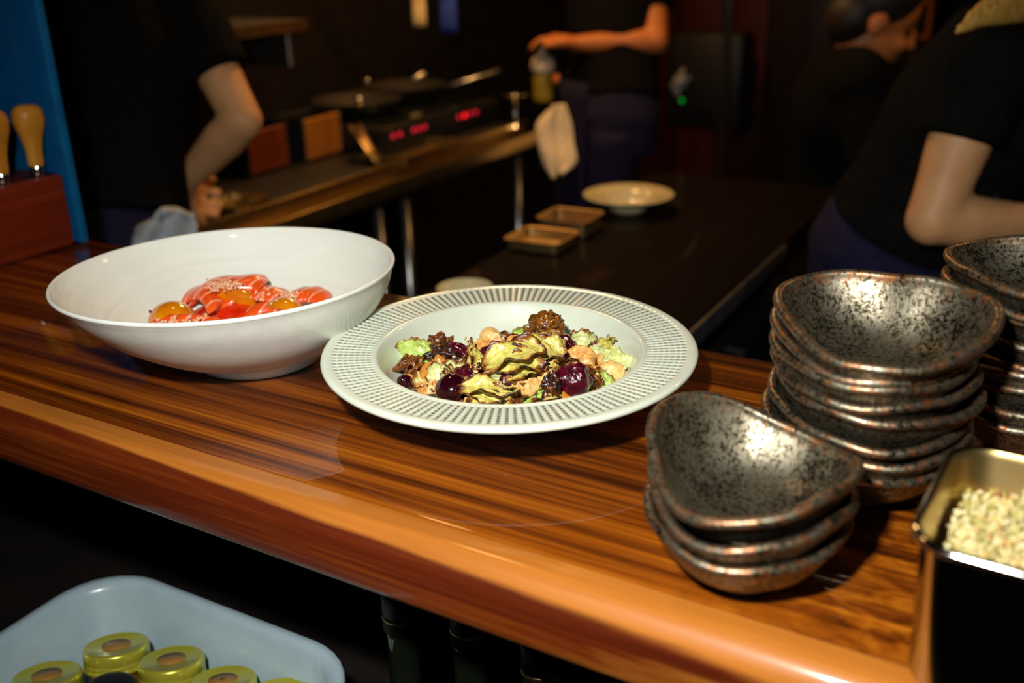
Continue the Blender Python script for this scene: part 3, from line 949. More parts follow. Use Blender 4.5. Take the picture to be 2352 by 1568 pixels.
nut(1403, 860, (.0110, .0085, .0110), 'nut_cream', 'large cream nut at the lower right of the salad', (0, 15, 0), seed=74, rough=.12, dz=.001)
nut(1372, 858, (.0058, .005, .0062), 'nut_pink', 'purple-tinged nut right of the big ragged cherry', seed=75, dz=.003)
blob(1313, 874, (.0140, .011, .0135), 'beet', 'big ragged dark cherry at the right of the salad', seed=76, rough=.16, freq=1.8, dz=.004, name='cherry', cat='cherry')
blob(1318, 843, (.007, .005, .006), 'cherry', 'dark cherry scrap on top of the big ragged cherry', (0, 25, 0), seed=77, rough=.3, dz=.006, name='cherry_half', cat='cherry')
leaf(1352, 872, .0125, .0055, 'leaf_burnt', 'curved brown leaf edge right of the big ragged cherry', (60, 65, 0), seed=78, dz=.002)
leaf(1372, 882, .0125, .0105, 'leaf_green', 'light green leaf at the lower right of the salad', (55, 10, -30), seed=79, edge=.5)
leaf(1392, 876, .010, .008, 'leaf_pale', 'pale leaf below the large cream nut', (50, -10, 30), seed=80, edge=.2)
# front
wedge(1122, 910, .0215, .0095, 'leaf_gold', 'browned cabbage wedge along the front edge of the salad', 5, (36, 10, -6), seed=82, dz=.001, arch=.004)
leaf(1095, 915, .011, .007, 'leaf_green', 'green leaf tip at the front below the cherry', (50, 0, 10), seed=83, edge=.3)
leaf(1182, 912, .0125, .008, 'leaf_burnt', 'dark brown curled leaf at the front middle', (45, -35, 10), seed=84, ruff=.005)
leaf(1205, 915, .009, .006, 'leaf_green', 'little bright green leaf at the front middle', (50, 10, 0), seed=85, edge=.3)
leaf(1236, 906, .0145, .008, 'leaf_burnt', 'dark brown leaf left of the husk at the front', (45, -25, -15), seed=86, ruff=.005)
blob(1262, 897, (.0072, .006, .0125), 'black_char', 'dark wrinkled husk at the front right', (0, 12, 0), seed=87, rough=.4, dz=.003, name='charred_cabbage', cat='cabbage')
nut(1290, 912, (.0068, .005, .005), 'nut_gold', 'small brown nut at the front right edge', facet=True, seed=88)
leaf(1255, 915, .010, .006, 'leaf_green', 'green scrap under the husk at the front', (45, 0, 20), seed=89, edge=.5)

# chopped nut crumb and shreds of fried leaf strewn through the salad
def strewn(n, kind, label, cat, mat, seed):
    r2 = random.Random(seed)
    ms = []
    org = PC + Vector((0, 0, 0.03))
    while len(ms) < n:
        px, py = r2.gauss(1180, 105), r2.gauss(850, 34)
        if not (940 < px < 1420 and 770 < py < 918):
            continue
        p = mound(px, py, r2.uniform(0.001, 0.006))
        rr_ = math.hypot(p.x - PC.x, p.y - PC.y)
        if rr_ > 0.078: continue
        if kind == 'crumb':
            me = lump(tuple(r2.uniform(.0010, .0026) for _ in range(3)), r2.random() * 50, .3, 2, facet=True, sub=2)
        else:
            k = r2.uniform(.004, .009)
            me = sheet(k, k * r2.uniform(.16, .34), r2.uniform(-.002, .003), .001, .0022, r2.random() * 50, nu=14, nv=5, th=.0006, edge=r2.uniform(.5, 1.1), base=r2.uniform(0.0, .5))
        me.transform(Matrix.Translation(p - org) @ YZ @ Euler((r2.uniform(0, 1.3), r2.uniform(-.6, .6), r2.uniform(-.7, .7))).to_matrix().to_4x4())
        ms.append(me)
    o = link(cat.replace(' ', '_'), merge(ms), MT[mat], loc=org)
    return tag(o, label, cat, kind='stuff')
strewn(150, 'crumb', 'fine chopped nut crumbs strewn over the salad', 'nut crumbs', 'nut_cream', 4)
strewn(70, 'shred', 'thin browned cabbage shreds strewn through the salad', 'cabbage shreds', 'leaf_gold', 9)

# ---- salmon bowl
def salmon_mat():
    t = NT('salmon_flesh')
    w = t.node('ShaderNodeTexWave', wave_type='BANDS', bands_direction='X', wave_profile='SIN')
    w.inputs['Scale'].default_value = 30
    w.inputs['Distortion'].default_value = 3.5
    w.inputs['Detail'].default_value = 1.0
    w.inputs['Detail Scale'].default_value = 0.6
    t.link(t.coord((1, 0.55, 0.35)), w.inputs['Vector'])
    base = t.ramp(t.noise(t.coord(), 70, 3), [(0.3, S(216, 66, 10)), (0.7, S(240, 96, 24))])
    c = t.mix(t.ramp(w.outputs['Fac'], [(0.90, (0, 0, 0)), (0.985, (0.75, 0.75, 0.75))]), base, S(250, 176, 142))
    t.set(Base_Color=c, Roughness=0.3, Coat_Weight=0.4, Coat_Roughness=0.1, Subsurface_Weight=0.25, Subsurface_Radius=(0.006, 0.002, 0.001), Subsurface_Scale=1.0)
    return t.m
MT['salmon'] = salmon_mat()
MT['tomato_red'] = simple('red_tomato_flesh', S(196, 26, 6), S(222, 52, 12), 60, 0.15, coat=0.9, sub=0.2)
MT['tomato_gold'] = simple('golden_tomato_skin', S(204, 112, 4), S(222, 136, 12), 60, 0.14, coat=0.9, sub=0.2)
MT['pearl'] = simple('pink_citrus_pearls', S(236, 140, 104), S(250, 206, 164), 300, 0.12, coat=0.6, sub=0.4)
FG = 'pieces of the salmon dish'
def inb(px, py, z):
    return WZ(px, py, CT + z)
def slab(path, width, th, label, seed, mat='salmon', name='salmon_slice', cat='salmon', taper=0.0):
    """a slice draped along a path of (px, py, height) and going away from the viewer by width"""
    P = [inb(*p) for p in path]
    n = 26
    C = [Vector(c) for c in spline([tuple(p) for p in P], n)]
    org = sum(C, Vector()) / len(C)
    away = YZ.to_3x3() @ Vector((0.12, 1, 0))
    V, F = [], []
    m = 9
    for i, c in enumerate(C):
        t = (C[min(i + 1, n)] - C[max(i - 1, 0)]).normalized()
        nrm = t.cross(away).normalized()
        if nrm.z < 0: nrm = -nrm
        w = width * (1 - taper * abs(2 * i / n - 1) ** 2)
        hth = th * (1 - 0.55 * abs(2 * i / n - 1) ** 4) / 2
        ring = []
        for j in range(m):
            v = j / (m - 1)
            q = c + away * (w * (v - 0.15) + 0.0012 * nz(i * 0.3, seed)) + nrm * (0.0035 * math.sin(v * 3) + 0.0012 * nz(i * 0.25, v * 2, seed))
            ring.append((q, hth * (1 - 0.6 * abs(2 * v - 1) ** 5)))
        for q, h in ring: V.append(q + nrm * h - org)
        for q, h in ring[::-1]: V.append(q - nrm * h - org)
    k = 2 * m
    for i in range(n):
        for j in range(k):
            F.append((i * k + j, i * k + (j + 1) % k, (i + 1) * k + (j + 1) % k, (i + 1) * k + j))
    F.append(tuple(range(k))[::-1]); F.append(tuple(n * k + j for j in range(k)))
    me = mesh(V, F)
    bm = bmesh.new(); bm.from_mesh(me); bmesh.ops.recalc_face_normals(bm, faces=bm.faces); bm.to_mesh(me); bm.free()
    o = link(name, me, MT[mat], loc=org)
    return tag(o, label, cat, FG)
slab([(412, 712, .024), (432, 690, .033), (462, 684, .038), (480, 710, .033), (470, 738, .026)], .030, .006, 'salmon slice folded over behind the golden tomato', 1)
slab([(440, 700, .030), (480, 668, .041), (530, 662, .044), (580, 660, .043), (592, 670, .040)], .032, .0075, 'topmost salmon slice heaped with citrus pearls', 2)
slab([(500, 712, .028), (540, 690, .033), (585, 684, .036), (625, 690, .034), (655, 700, .030)], .030, .007, 'salmon slice sloping right under the topmost slice', 3)
slab([(565, 735, .024), (600, 716, .028), (640, 714, .028), (670, 724, .024)], .024, .007, 'short salmon slice at the front right of the dish', 4)
slab([(640, 712, .028), (680, 690, .034), (715, 688, .034), (745, 702, .030)], .030, .0065, 'pale pink salmon slice at the right end of the dish', 5)
slab([(348, 756, .031), (385, 744, .034), (430, 742, .035), (500, 748, .032)], .010, .006, 'frosted salmon edge in front of the golden tomato', 6)
slab([(450, 735, .020), (500, 722, .023), (550, 726, .023), (600, 740, .019)], .030, .010, 'glossy red tomato wedge under the topmost salmon', 7, 'tomato_red', 'tomato_wedge', 'tomato')
slab([(560, 700, .026), (600, 690, .030), (645, 700, .027)], .022, .009, 'red tomato wedge right of the golden wedge', 8, 'tomato_red', 'tomato_wedge', 'tomato')
slab([(420, 735, .016), (520, 745, .016), (640, 735, .016)], .040, .012, 'red tomato slab at the bottom of the dish', 9, 'tomato_red', 'tomato_wedge', 'tomato')
e = empty('cherry_tomato', inb(397, 742, .028), label='whole golden cherry tomato at the left of the dish', cat='tomato', group=FG)
link('skin', lump((.0205, .0205, .0190), 3, 0.02, 1.0), MT['tomato_gold'], e)
link('stem_scar', lump((.0012, .0012, .0016), 5, .4, 3, sub=2), MT['black_char'], e, loc=YZ.to_3x3() @ Vector((-.0165, -.002, .0115)))
def wedgem(r, ang):
    V, F = [], []
    n, m = 12, 8
    for i in range(n + 1):
        a = -ang / 2 + ang * i / n
        for j in range(m + 1):
            b = PI * j / m
            V.append((r * math.sin(b) * math.cos(a), r * 1.25 * -math.cos(b), r * math.sin(b) * math.sin(a)))
    for i in range(n):
        for j in range(m):
            F.append((i * (m + 1) + j, (i + 1) * (m + 1) + j, (i + 1) * (m + 1) + j + 1, i * (m + 1) + j + 1))
    F.append(tuple(range(m + 1))); F.append(tuple(n * (m + 1) + j for j in range(m + 1))[::-1])
    me = mesh(V, F)
    bm = bmesh.new(); bm.from_mesh(me); bmesh.ops.remove_doubles(bm, verts=bm.verts, dist=1e-6); bmesh.ops.recalc_face_normals(bm, faces=bm.faces); bm.to_mesh(me); bm.free()
    shade_auto(me, 40)
    return me
for px, py, z, rot, lab in ((542, 700, .030, (10, -60, 70), 'golden tomato wedge tucked under the topmost salmon slice'), (655, 722, .026, (0, -90, 60), 'golden tomato wedge at the front right of the dish')):
    o = link('tomato_wedge', wedgem(.0155, 1.7), MT['tomato_gold'])
    place(o, inb(px, py, z), rot)
    tag(o, lab, 'tomato', FG)
def pearls(pts, n, label, seed):
    r2 = random.Random(seed)
    C = [inb(*p) for p in pts]
    org = C[0]
    ms = []
    for k in range(n):
        c = C[r2.randrange(len(C))]
        p = c + Vector((r2.gauss(0, .0030), r2.gauss(0, .0045), abs(r2.gauss(0, .0016)))) - org
        ms.append(sphm(p, r2.uniform(.0009, .0014), 7, 5))
    o = link('citrus_pearls', merge(ms), MT['pearl'], loc=org)
    return tag(o, label, 'citrus pearls', kind='stuff')
pearls([(492, 654, .047), (508, 652, .048), (500, 664, .045), (525, 657, .047), (545, 656, .047)], 190, 'pale pink citrus pearls heaped on the topmost salmon slice', 1)
pearls([(607, 678, .038), (618, 674, .038), (598, 682, .037)], 60, 'small clump of citrus pearls in the middle of the dish', 2)
pearls([(655, 684, .038), (662, 694, .036), (668, 680, .038), (650, 692, .036)], 170, 'clump of citrus pearls on the right-hand salmon slice', 3)
pearls([(365, 747, .037), (395, 741, .038), (440, 740, .038)], 70, 'sparse citrus pearls on the frosted salmon edge', 4)

# ------------------------------------------------------------------ knife block and knives
KB = Vector((-1.0575, 0.6215, CT))
kb = empty('knife_block', KB, label='red-brown wooden knife block against the blue wall', cat='knife block')
link('body', boxm((0, 0, 0.0415), (0.075, 0.196, 0.083), 0.003, 2), MT['block_wood'], kb)
for y in (0.079, 0.0345, -0.010, -0.055):
    link('slot', boxm((0.020, y, 0.0832), (0.014, 0.036, 0.0015), 0.0005, 1), MT['black_plastic'], kb)
MT['beech'] = wood_mat('honey_beech_handle', [(0.32, S(178, 108, 22)), (0.5, S(212, 142, 42)), (0.7, S(230, 168, 70))], 'z', 0.15, 0.4, 0.25)
hp = spline([(0.0088, 0.0), (0.0092, 0.006), (0.0098, 0.020), (0.0128, 0.036), (0.0168, 0.050), (0.0178, 0.060), (0.0160, 0.069), (0.0105, 0.0748), (0.0004, 0.0762)], 30)
def oyster_knife(y, lab, lean):
    e = empty('cheese_knife', KB + Vector((0.020, y, 0.0840)), (R(lean), 0, 0), lab, 'knife', 'knives in the block')
    sq = lambda t, r, i: r * (1.0 if abs(math.cos(t)) > 2 else 0.80 + 0.20 * abs(math.sin(t)))
    link('handle', lathe([(r_, z_ * 0.90) for r_, z_ in hp], 32, rf=sq, caps=(True, True)), MT['beech'], e, loc=(0, 0, 0.011))
    link('ferrule', lathe([(0.0078, 0.0), (0.0082, 0.001), (0.0082, 0.0105), (0.0076, 0.0115)], 24, caps=(True, True)), MT['chrome'], e)
    link('blade', boxm((0, 0, -0.02), (0.002, 0.014, 0.04), 0.0008, 1), MT['steel'], e)
oyster_knife(0.080, 'pear-shaped wooden knife handle standing nearest the wall edge', -2)
oyster_knife(0.0355, 'wooden knife handle cut by the left edge of the photo', -2)

# ------------------------------------------------------------------ under the counter: tray, jars, bottles
TR = Vector((-0.585, 0.354, 0.745))
MT['tray'] = simple('pale_blue_plastic', S(152, 172, 180), S(162, 182, 190), 18, 0.28, coat=0.3, spec=0.5)
tr = empty('plastic_tray', TR, (0, 0, R(1)), 'pale blue-grey plastic tub of small jars under the counter', 'tray')
hx, hy, H = 0.150, 0.137, 0.115
link('body', rr_loft([(hx - 0.030, hy - 0.030, 0.045, 0.0), (hx - 0.020, hy - 0.020, 0.050, 0.003), (hx - 0.012, hy - 0.012, 0.052, 0.015), (hx - 0.004, hy - 0.004, 0.055, H - 0.010), (hx + 0.003, hy + 0.003, 0.058, H - 0.006), (hx + 0.006, hy + 0.006, 0.060, H - 0.001), (hx + 0.004, hy + 0.004, 0.060, H + 0.002), (hx - 0.002, hy - 0.002, 0.056, H + 0.001), (hx - 0.007, hy - 0.007, 0.053, H - 0.004), (hx - 0.015, hy - 0.015, 0.050, 0.016), (hx - 0.024, hy - 0.024, 0.046, 0.006), (hx - 0.034, hy - 0.034, 0.042, 0.004)]), MT['tray'], tr)
MT['lid'] = simple('yellow_lacquered_lid', S(186, 178, 50), S(200, 192, 70), 40, 0.28, 0.5, coat=0.3)
MT['sticker'] = simple('brown_sticker', S(150, 104, 40), S(160, 116, 52), 40, 0.5)
MT['honey'] = simple('amber_jar_contents', S(140, 84, 10), S(180, 120, 20), 30, 0.3, coat=0.5)
def jar_glass():
    t = NT('clear_jar_glass')
    f = t.noise(t.coord(), 20)
    t.set(Base_Color=t.ramp(f, [(0, (0.9, 0.92, 0.85)), (1, (0.95, 0.96, 0.9))]), Roughness=0.04, Transmission_Weight=1.0, IOR=1.35)
    return t.m
MT['glass'] = jar_glass()
MT['ink'] = simple('dark_ink', S(70, 44, 18), S(80, 50, 20), 40, 0.6)
jar_parts = [
    ('contents', lathe([(0.0205, 0.003), (0.0225, 0.006), (0.0225, 0.045), (0.019, 0.050)], 32, caps=(True, True)), 'honey'),
    ('glass', lathe([(0.0215, 0.0), (0.0245, 0.0015), (0.0255, 0.006), (0.0255, 0.044), (0.0235, 0.052), (0.0232, 0.062), (0.0222, 0.062), (0.0224, 0.052), (0.0242, 0.044), (0.0242, 0.006), (0.022, 0.0022)], 36, caps=(True, True)), 'glass'),
    ('lid', lathe([(0.0255, 0.054), (0.0262, 0.0545), (0.0262, 0.0565), (0.0250, 0.0572), (0.0258, 0.0590), (0.0258, 0.0600), (0.0250, 0.0610), (0.0256, 0.0622), (0.0256, 0.0685), (0.0248, 0.0705), (0.0232, 0.0712), (0.0225, 0.0705), (0.0005, 0.0705)], 40, caps=(True, True)), 'lid'),
    ('sticker', lathe([(0.0112, 0.0704), (0.0112, 0.0708), (0.0004, 0.0708)], 28, caps=(True, True)), 'sticker')]
jl = ['yellow-lidded jar with a glint, farthest back in the tub', 'yellow-lidded jar in the middle of the row in the tub', 'yellow-lidded jar at the left with an orange sticker', 'yellow-lidded jar right of the middle one in the tub', 'yellow-lidded jar nearest the right end of the tub']
for k, (px, py) in enumerate(((267, 1480), (394, 1512), (108, 1548), (512, 1560), (640, 1590))):
    p = WZ(px, py, 0.8314)
    e = empty('jar', (p.x + 0.0104, p.y - 0.0175, 0.7568), None, jl[k], 'jar', 'yellow-lidded jars in the tub')
    e.rotation_euler = (Matrix.Rotation(R(YAW), 3, 'Z') @ Matrix.Rotation(R(-15), 3, 'X')).to_euler()
    e.scale = (1.08, 1.08, 1.1)
    for nm, me, mt in jar_parts:
        if nm == 'lid':
            lid = link(nm, me, MT[mt], e)
        elif nm == 'sticker':
            st = link(nm, me, MT[mt], lid)
        else:
            link(nm, me, MT[mt], e)
    if k == 3:
        fc = bpy.data.curves.new('mark', 'FONT'); fc.body = 'K'; fc.size = 0.007; fc.align_x = 'CENTER'; fc.align_y = 'CENTER'; fc.extrude = 0.0001
        tmp = bpy.data.objects.new('tmp', fc); COL.objects.link(tmp)
        dg = bpy.context.evaluated_depsgraph_get()
        me = bpy.data.meshes.new_from_object(tmp.evaluated_get(dg)); bpy.data.objects.remove(tmp)
        link('letter', me, MT['ink'], lid, loc=(0, 0, 0.0710), smooth=False)
p = WZ(250, 1588, 0.835)
e = empty('tub_lid', (p.x, p.y, 0.7495), label='round black knob-topped lid in front of the farthest jar', cat='lid')
link('cap', lathe(spline([(0.0215, 0.07), (0.0232, 0.073), (0.0235, 0.082), (0.021, 0.0885), (0.012, 0.091), (0.0004, 0.0915)], 20), 36, caps=(True, True)), MT['black_plastic'], e)
link('container', lathe([(0.020, 0.0), (0.0205, 0.001), (0.021, 0.0695), (0.0205, 0.0705)], 32, caps=(True, True)), MT['black_plastic'], e)
def bottle_glass():
    t = NT('dark_bottle_glass')
    f = t.noise(t.coord(), 20)
    t.set(Base_Color=t.ramp(f, [(0, (0.004, 0.006, 0.003)), (1, (0.008, 0.011, 0.006))]), Roughness=0.06, Coat_Weight=0.5, Coat_Roughness=0.03)
    return t.m
MT['bottle'] = bottle_glass()
def bottle(px, py, z, y, h, lab, cap='black_plastic'):
    v = ray(px, py); t = y / v.y
    p = CL + v * t
    e = empty('bottle', (p.x, p.y, 0.565), label=lab, cat='bottle', group='dark bottles under the counter')
    t = p.z - 0.565 + h          # total height
    s = t - 0.125
    link('body', lathe(spline([(0.034, 0.0), (0.0365, 0.003), (0.037, 0.02), (0.037, s - 0.05), (0.034, s - 0.03), (0.022, s - 0.008), (0.0138, s + 0.012), (0.0128, s + 0.03), (0.0128, s + 0.09)], 48), 40, caps=(True, True)), MT['bottle'], e)
    link('collar', lathe([(0.0140, s + 0.098), (0.0153, s + 0.099), (0.0153, s + 0.1015), (0.0140, s + 0.1025)], 32, caps=(True, True)), MT['gold_tint_steel'], e)
    link('cap', lathe([(0.0138, s + 0.088), (0.0146, s + 0.0885), (0.0146, s + 0.118), (0.0138, t), (0.0005, t)], 32, caps=(True, True)), MT[cap], e)
bottle(918, 1370, 0.95, 0.50, 0.01, 'dark glass bottle with ringed neck standing in shadow under the counter')
bottle(1078, 1450, 0.9, 0.50, 0.03, 'dimly seen dark bottle right of the ringed one')
bottle(1245, 1545, 0.9, 0.48, 0.03, 'barely visible dark bottle nearest the bottom middle')

# ------------------------------------------------------------------ kitchen furniture
K = MT['steel_dull']
pt = empty('pass_table', (-0.645, 1.44, 0), label='dark wooden pass table behind the bar holding a dish and tins', cat='table')
link('table_top', boxm((0, 0, 0.88), (0.42, 1.34, 0.04), 0.004), MT['dark_wood'], pt)
link('cabinet', boxm((0, 0, 0.43), (0.38, 1.28, 0.86), 0.004), MT['dark_paint'], pt)
link('edge_strip', boxm((0.214, -0.08, 0.884), (0.006, 0.62, 0.03), 0.002), K, pt)
link('towel_rail', tubem([(0.205, -0.46, 0.80), (0.235, -0.45, 0.80), (0.235, -0.05, 0.80), (0.205, -0.04, 0.80)], 0.007, 10), K, pt)

sc = empty('steel_counter', (-1.72, 1.91, 0), label='long steel cooking counter running into the kitchen', cat='counter')
link('worktop', boxm((-0.02, 0, 0.885), (0.60, 1.28, 0.03), 0.003), MT['black_iron'], sc)
link('front_lip', join_boxes([((0.305, 0, 0.872), (0.05, 1.28, 0.006), 0.002, 1), ((0.33, 0, 0.868), (0.008, 1.28, 0.04), 0.003, 2), ((0.281, 0, 0.893), (0.012, 1.28, 0.04), 0.003, 2)]), MT['gold_tint_steel'], sc)
link('back_panel', boxm((-0.2, 0, 0.44), (0.04, 1.26, 0.84), 0.002), MT['dark_paint'], sc)
link('lower_shelf', boxm((0.05, 0, 0.22), (0.46, 1.22, 0.02), 0.002), MT['black_iron'], sc)
for y in (-0.60, -0.07, 0.04, 0.60):
    link('leg', tubem([(0.27, y, 0), (0.27, y, 0.872)], 0.014, 14), MT['steel'], sc)

rg = empty('induction_range', (-1.70, 2.27, 0.9005), label='black countertop range with red digital readouts', cat='range')
link('body', boxm((0, 0, 0.035), (0.34, 0.54, 0.07), 0.005), MT['black_plastic'], rg)
link('glass_top', boxm((0, 0, 0.0725), (0.32, 0.52, 0.005), 0.002), MT['bottle'], rg)
MT['led_red'] = emit('red_led', (1.0, 0.02, 0.06, 1), 0.42)
MT['led_red2'] = emit('bright_red_led', (1.0, 0.01, 0.01, 1), 2.2)
MT['led_green'] = emit('green_led', (0.0, 1.0, 0.1, 1), 0.22)
for k, y in enumerate((-0.245, -0.215, -0.155, -0.13, -0.105, 0.06, 0.09, 0.12, 0.15)):
    link('red_digit', boxm((0.1715, y, 0.047), (0.003, 0.012, 0.011), 0.001, 1), MT['led_red2' if k == 6 else 'led_red'], rg)

def frying_pan(loc, r, hang, hl, lab, tilt=8):
    e = empty('frying_pan', loc, (0, 0, R(hang)), lab, 'pan', 'pans on the range')
    link('body', lathe([(0.001, 0.0), (r * 0.74, 0.0), (r * 0.8, 0.003), (r, 0.038), (r + 0.002, 0.04), (r - 0.001, 0.041), (r * 0.78, 0.006), (0.001, 0.004)], 40, caps=(False, False)), MT['black_iron'], e)
    z1 = 0.034 + hl * math.sin(R(tilt))
    link('handle', tubem([(r - 0.004, 0, 0.033), (r + 0.03, 0, 0.040), (r + hl, 0, z1 + 0.02)], [(0.009, 0.004), (0.009, 0.005), (0.012, 0.007)], 12, side=(0, 1, 0)), MT['steel'], e)
frying_pan((-1.72, 2.13, 0.976), 0.12, -50, 0.13, 'dark frying pan with short steel handle on the near hob')
frying_pan((-1.76, 2.40, 0.976), 0.12, 25, 0.16, 'dark frying pan with steel handle pointing right on the far hob')
lad = empty('sauce_pot', (-1.95, 2.47, 0.9005), label='small polished pot with a bright glint behind the range', cat='pot')
link('body', lathe(spline([(0.001, 0.0), (0.05, 0.0), (0.06, 0.01), (0.064, 0.05), (0.062, 0.075), (0.066, 0.08)], 24), 36), MT['chrome'], lad)
link('handle', tubem([(0.06, 0.02, 0.07), (0.12, 0.05, 0.10), (0.17, 0.07, 0.13)], [(0.009, 0.005)] * 3, 10, side=(0, 0, 1)), MT['steel'], lad)
link('lid', lathe(spline([(0.067, 0.081), (0.05, 0.09), (0.02, 0.098), (0.012, 0.10), (0.015, 0.115), (0.0005, 0.12)], 20), 36), MT['chrome'], lad)

def wood_bin(loc, s, mat, lab, rz=0):
    e = empty('wooden_bin', loc, (0, 0, R(rz)), lab, 'bin', 'wooden bins on the cooking counter')
    x, y, h = s
    link('front', boxm((x / 2 - .006, 0, h / 2), (.012, y - .016, h - .012), .003, 1), MT[mat], e)
    for n, c, q in (('back', (-x / 2 + .005, 0, h / 2), (.01, y, h)), ('side', (0, y / 2 - .004, h / 2), (x, .008, h + .006)), ('side', (0, -y / 2 + .004, h / 2), (x, .008, h + .006)), ('bottom', (0, 0, .005), (x - .02, y - .02, .01))):
        link(n, boxm(c, q, .002, 1), MT['black_iron'], e)
wood_bin((-1.717, 1.923, 0.90), (0.10, 0.156, 0.11), 'box_wood', 'amber-fronted wooden bin nearer the pans on the cooking counter', 2)
wood_bin((-1.727, 1.735, 0.90), (0.10, 0.150, 0.11), 'redbox_wood', 'russet-fronted wooden bin beside the left cook\'s elbow', 2)
def tin_tray(name, loc, s, lab, rz=0, cat='tray', mat='steel'):
    e = link(name, rr_loft([(s[0] - .008, s[1] - .008, .006, 0), (s[0] - .002, s[1] - .002, .01, .002), (s[0] - .001, s[1] - .001, .011, s[2] - .003), (s[0] + .004, s[1] + .004, .014, s[2] - .001), (s[0] + .004, s[1] + .004, .014, s[2]), (s[0] - .002, s[1] - .002, .01, s[2] - .001), (s[0] - .004, s[1] - .004, .009, .004), (s[0] - .01, s[1] - .01, .006, .002)]), MT[mat], loc=loc, rot=(0, 0, R(rz)))
    shade_auto(e.data, 50)
    return tag(e, lab, cat)
tin_tray('sheet_tray', (-1.49, 2.04, 0.90), (0.07, 0.13, 0.022), 'shallow steel tray on the cooking counter below the readouts', 5, mat='gold_tint_steel')
tin_tray('steel_tray', (-1.50, 1.56 - 0.12, 0.90), (0.05, 0.06, 0.02), 'small shallow steel tray near the left cook\'s hand', 10, mat='gold_tint_steel')
tin_tray('tin_tray', (-0.806, 1.475, 0.90), (0.05, 0.045, 0.020), 'low oblong tin tinted with lamplight gold nearer us on the pass table', 2, mat='brass')  # gold of both tins is warm lamp reflection put into their colour
tin_tray('tin_tray', (-0.806, 1.585, 0.90), (0.048, 0.042, 0.030), 'taller oblong tin tinted with lamplight gold farther back on the pass table', 2, mat='brass')

tb = WZ(872, 378, 0.907)
tt = WD(815, 288, (tb - CL).dot(FW) + 0.06) - tb
tg = empty('tongs', tb, None, 'brass-coloured tongs leaning over the counter lip', 'tongs')
for s_ in (-1, 1):
    link('arm', tubem([Vector((0, 0, 0)), tt * 0.5 + Vector((0, 0.008 * s_, 0)), tt + Vector((0, 0.014 * s_, 0))], [(0.010, 0.003)] * 3, 10, side=(0, 1, 0)), MT['brass'], tg)
st = empty('stemmed_dish', (-1.43, 2.47, 0.9005), label='tiny chrome dish on a stem beside the towel', cat='dish')
link('stem', lathe([(0.022, 0), (0.022, 0.003), (0.006, 0.008), (0.005, 0.085), (0.012, 0.09)], 20, caps=(True, True)), MT['chrome'], st)
link('top', lathe([(0.005, 0.088), (0.034, 0.092), (0.037, 0.096), (0.037, 0.099), (0.033, 0.097), (0.0005, 0.096)], 28, caps=(True, True)), MT['chrome'], st)
sp = empty('pepper_mill', (-1.50, 1.30, 0.90), label='small chrome-knobbed mill beside the left cook\'s hand', cat='mill')
link('body', lathe(spline([(0.014, 0), (0.015, 0.004), (0.011, 0.03), (0.013, 0.055), (0.012, 0.06)], 16), 20, caps=(True, True)), MT['black_plastic'], sp)
link('knob', sphm((0, 0, 0.071), 0.011, 16, 10), MT['chrome'], sp)

ws = empty('wall_shelf', (-1.99, 1.78, 1.21), label='steel shelf over the cooking counter behind the left cook', cat='shelf')
link('board', boxm((0, 0, 0), (0.30, 0.62, 0.02), 0.003), K, ws)
link('front_rail', boxm((0.153, 0, -0.004), (0.012, 0.63, 0.028), 0.003), MT['gold_tint_steel'], ws)
for y in (-0.28, 0.28):
    link('bracket', boxm((-0.02, y, -0.06), (0.28, 0.015, 0.10), 0.003, 1), K, ws)

# lower dish on the pass table
MT['cream_china'] = simple('cream_china', S(214, 200, 150), S(224, 212, 166), 40, 0.2, coat=0.5)
o = link('soup_plate', lathe([(0.030, 0.002), (0.030, 0.0), (0.036, 0.0), (0.040, 0.008), (0.052, 0.022), (0.086, 0.030), (0.0885, 0.0315), (0.0885, 0.033), (0.086, 0.0335), (0.056, 0.0275), (0.050, 0.024), (0.040, 0.010), (0.028, 0.006), (0.0005, 0.006)], 64, caps=(True, True)), MT['cream_china'], loc=(-0.770, 1.765, 0.90))
tag(o, 'cream wide-rimmed dish standing empty on the pass table', 'dish')
p = WZ(1068, 668, 0.93)
o = link('small_bowl', lathe([(0.018, 0.002), (0.018, 0.0), (0.022, 0.0), (0.024, 0.004), (0.038, 0.022), (0.0415, 0.036), (0.040, 0.0365), (0.036, 0.024), (0.02, 0.007), (0.0005, 0.006)], 48, caps=(True, True)), MT['cream_china'], loc=(p.x, p.y, 0.90))
tag(o, 'small cream bowl peeking over the salad plate from the pass table', 'bowl')

# back of the kitchen
cab = empty('tall_cabinet', (-0.88, 4.25, 0), label='tall dark cabinet at the back of the kitchen', cat='cabinet')
link('body', boxm((0, 0, 1.0), (0.62, 0.4, 2.0), 0.005), MT['dark_paint'], cab)
for s in (-1, 1):
    d = link('door', boxm((s * 0.153, -0.21, 1.0), (0.295, 0.02, 1.94), 0.004), MT['cab_wood'], cab)
    link('handle', tubem([(s * 0.03, -0.222, 1.05), (s * 0.03, -0.25, 1.06), (s * 0.03, -0.25, 1.34), (s * 0.03, -0.222, 1.35)], 0.008, 8), MT['steel'], d)
link('knob', sphm((0.10, -0.228, 0.68), 0.014, 14, 10), MT['chrome'], cab)
MT['paper'] = simple('cream_order_slip', S(226, 196, 130), S(236, 210, 150), 20, 0.7)
MT['blue_cloth'] = simple('bright_blue_cloth', S(20, 50, 150), S(34, 70, 180), 30, 0.7)
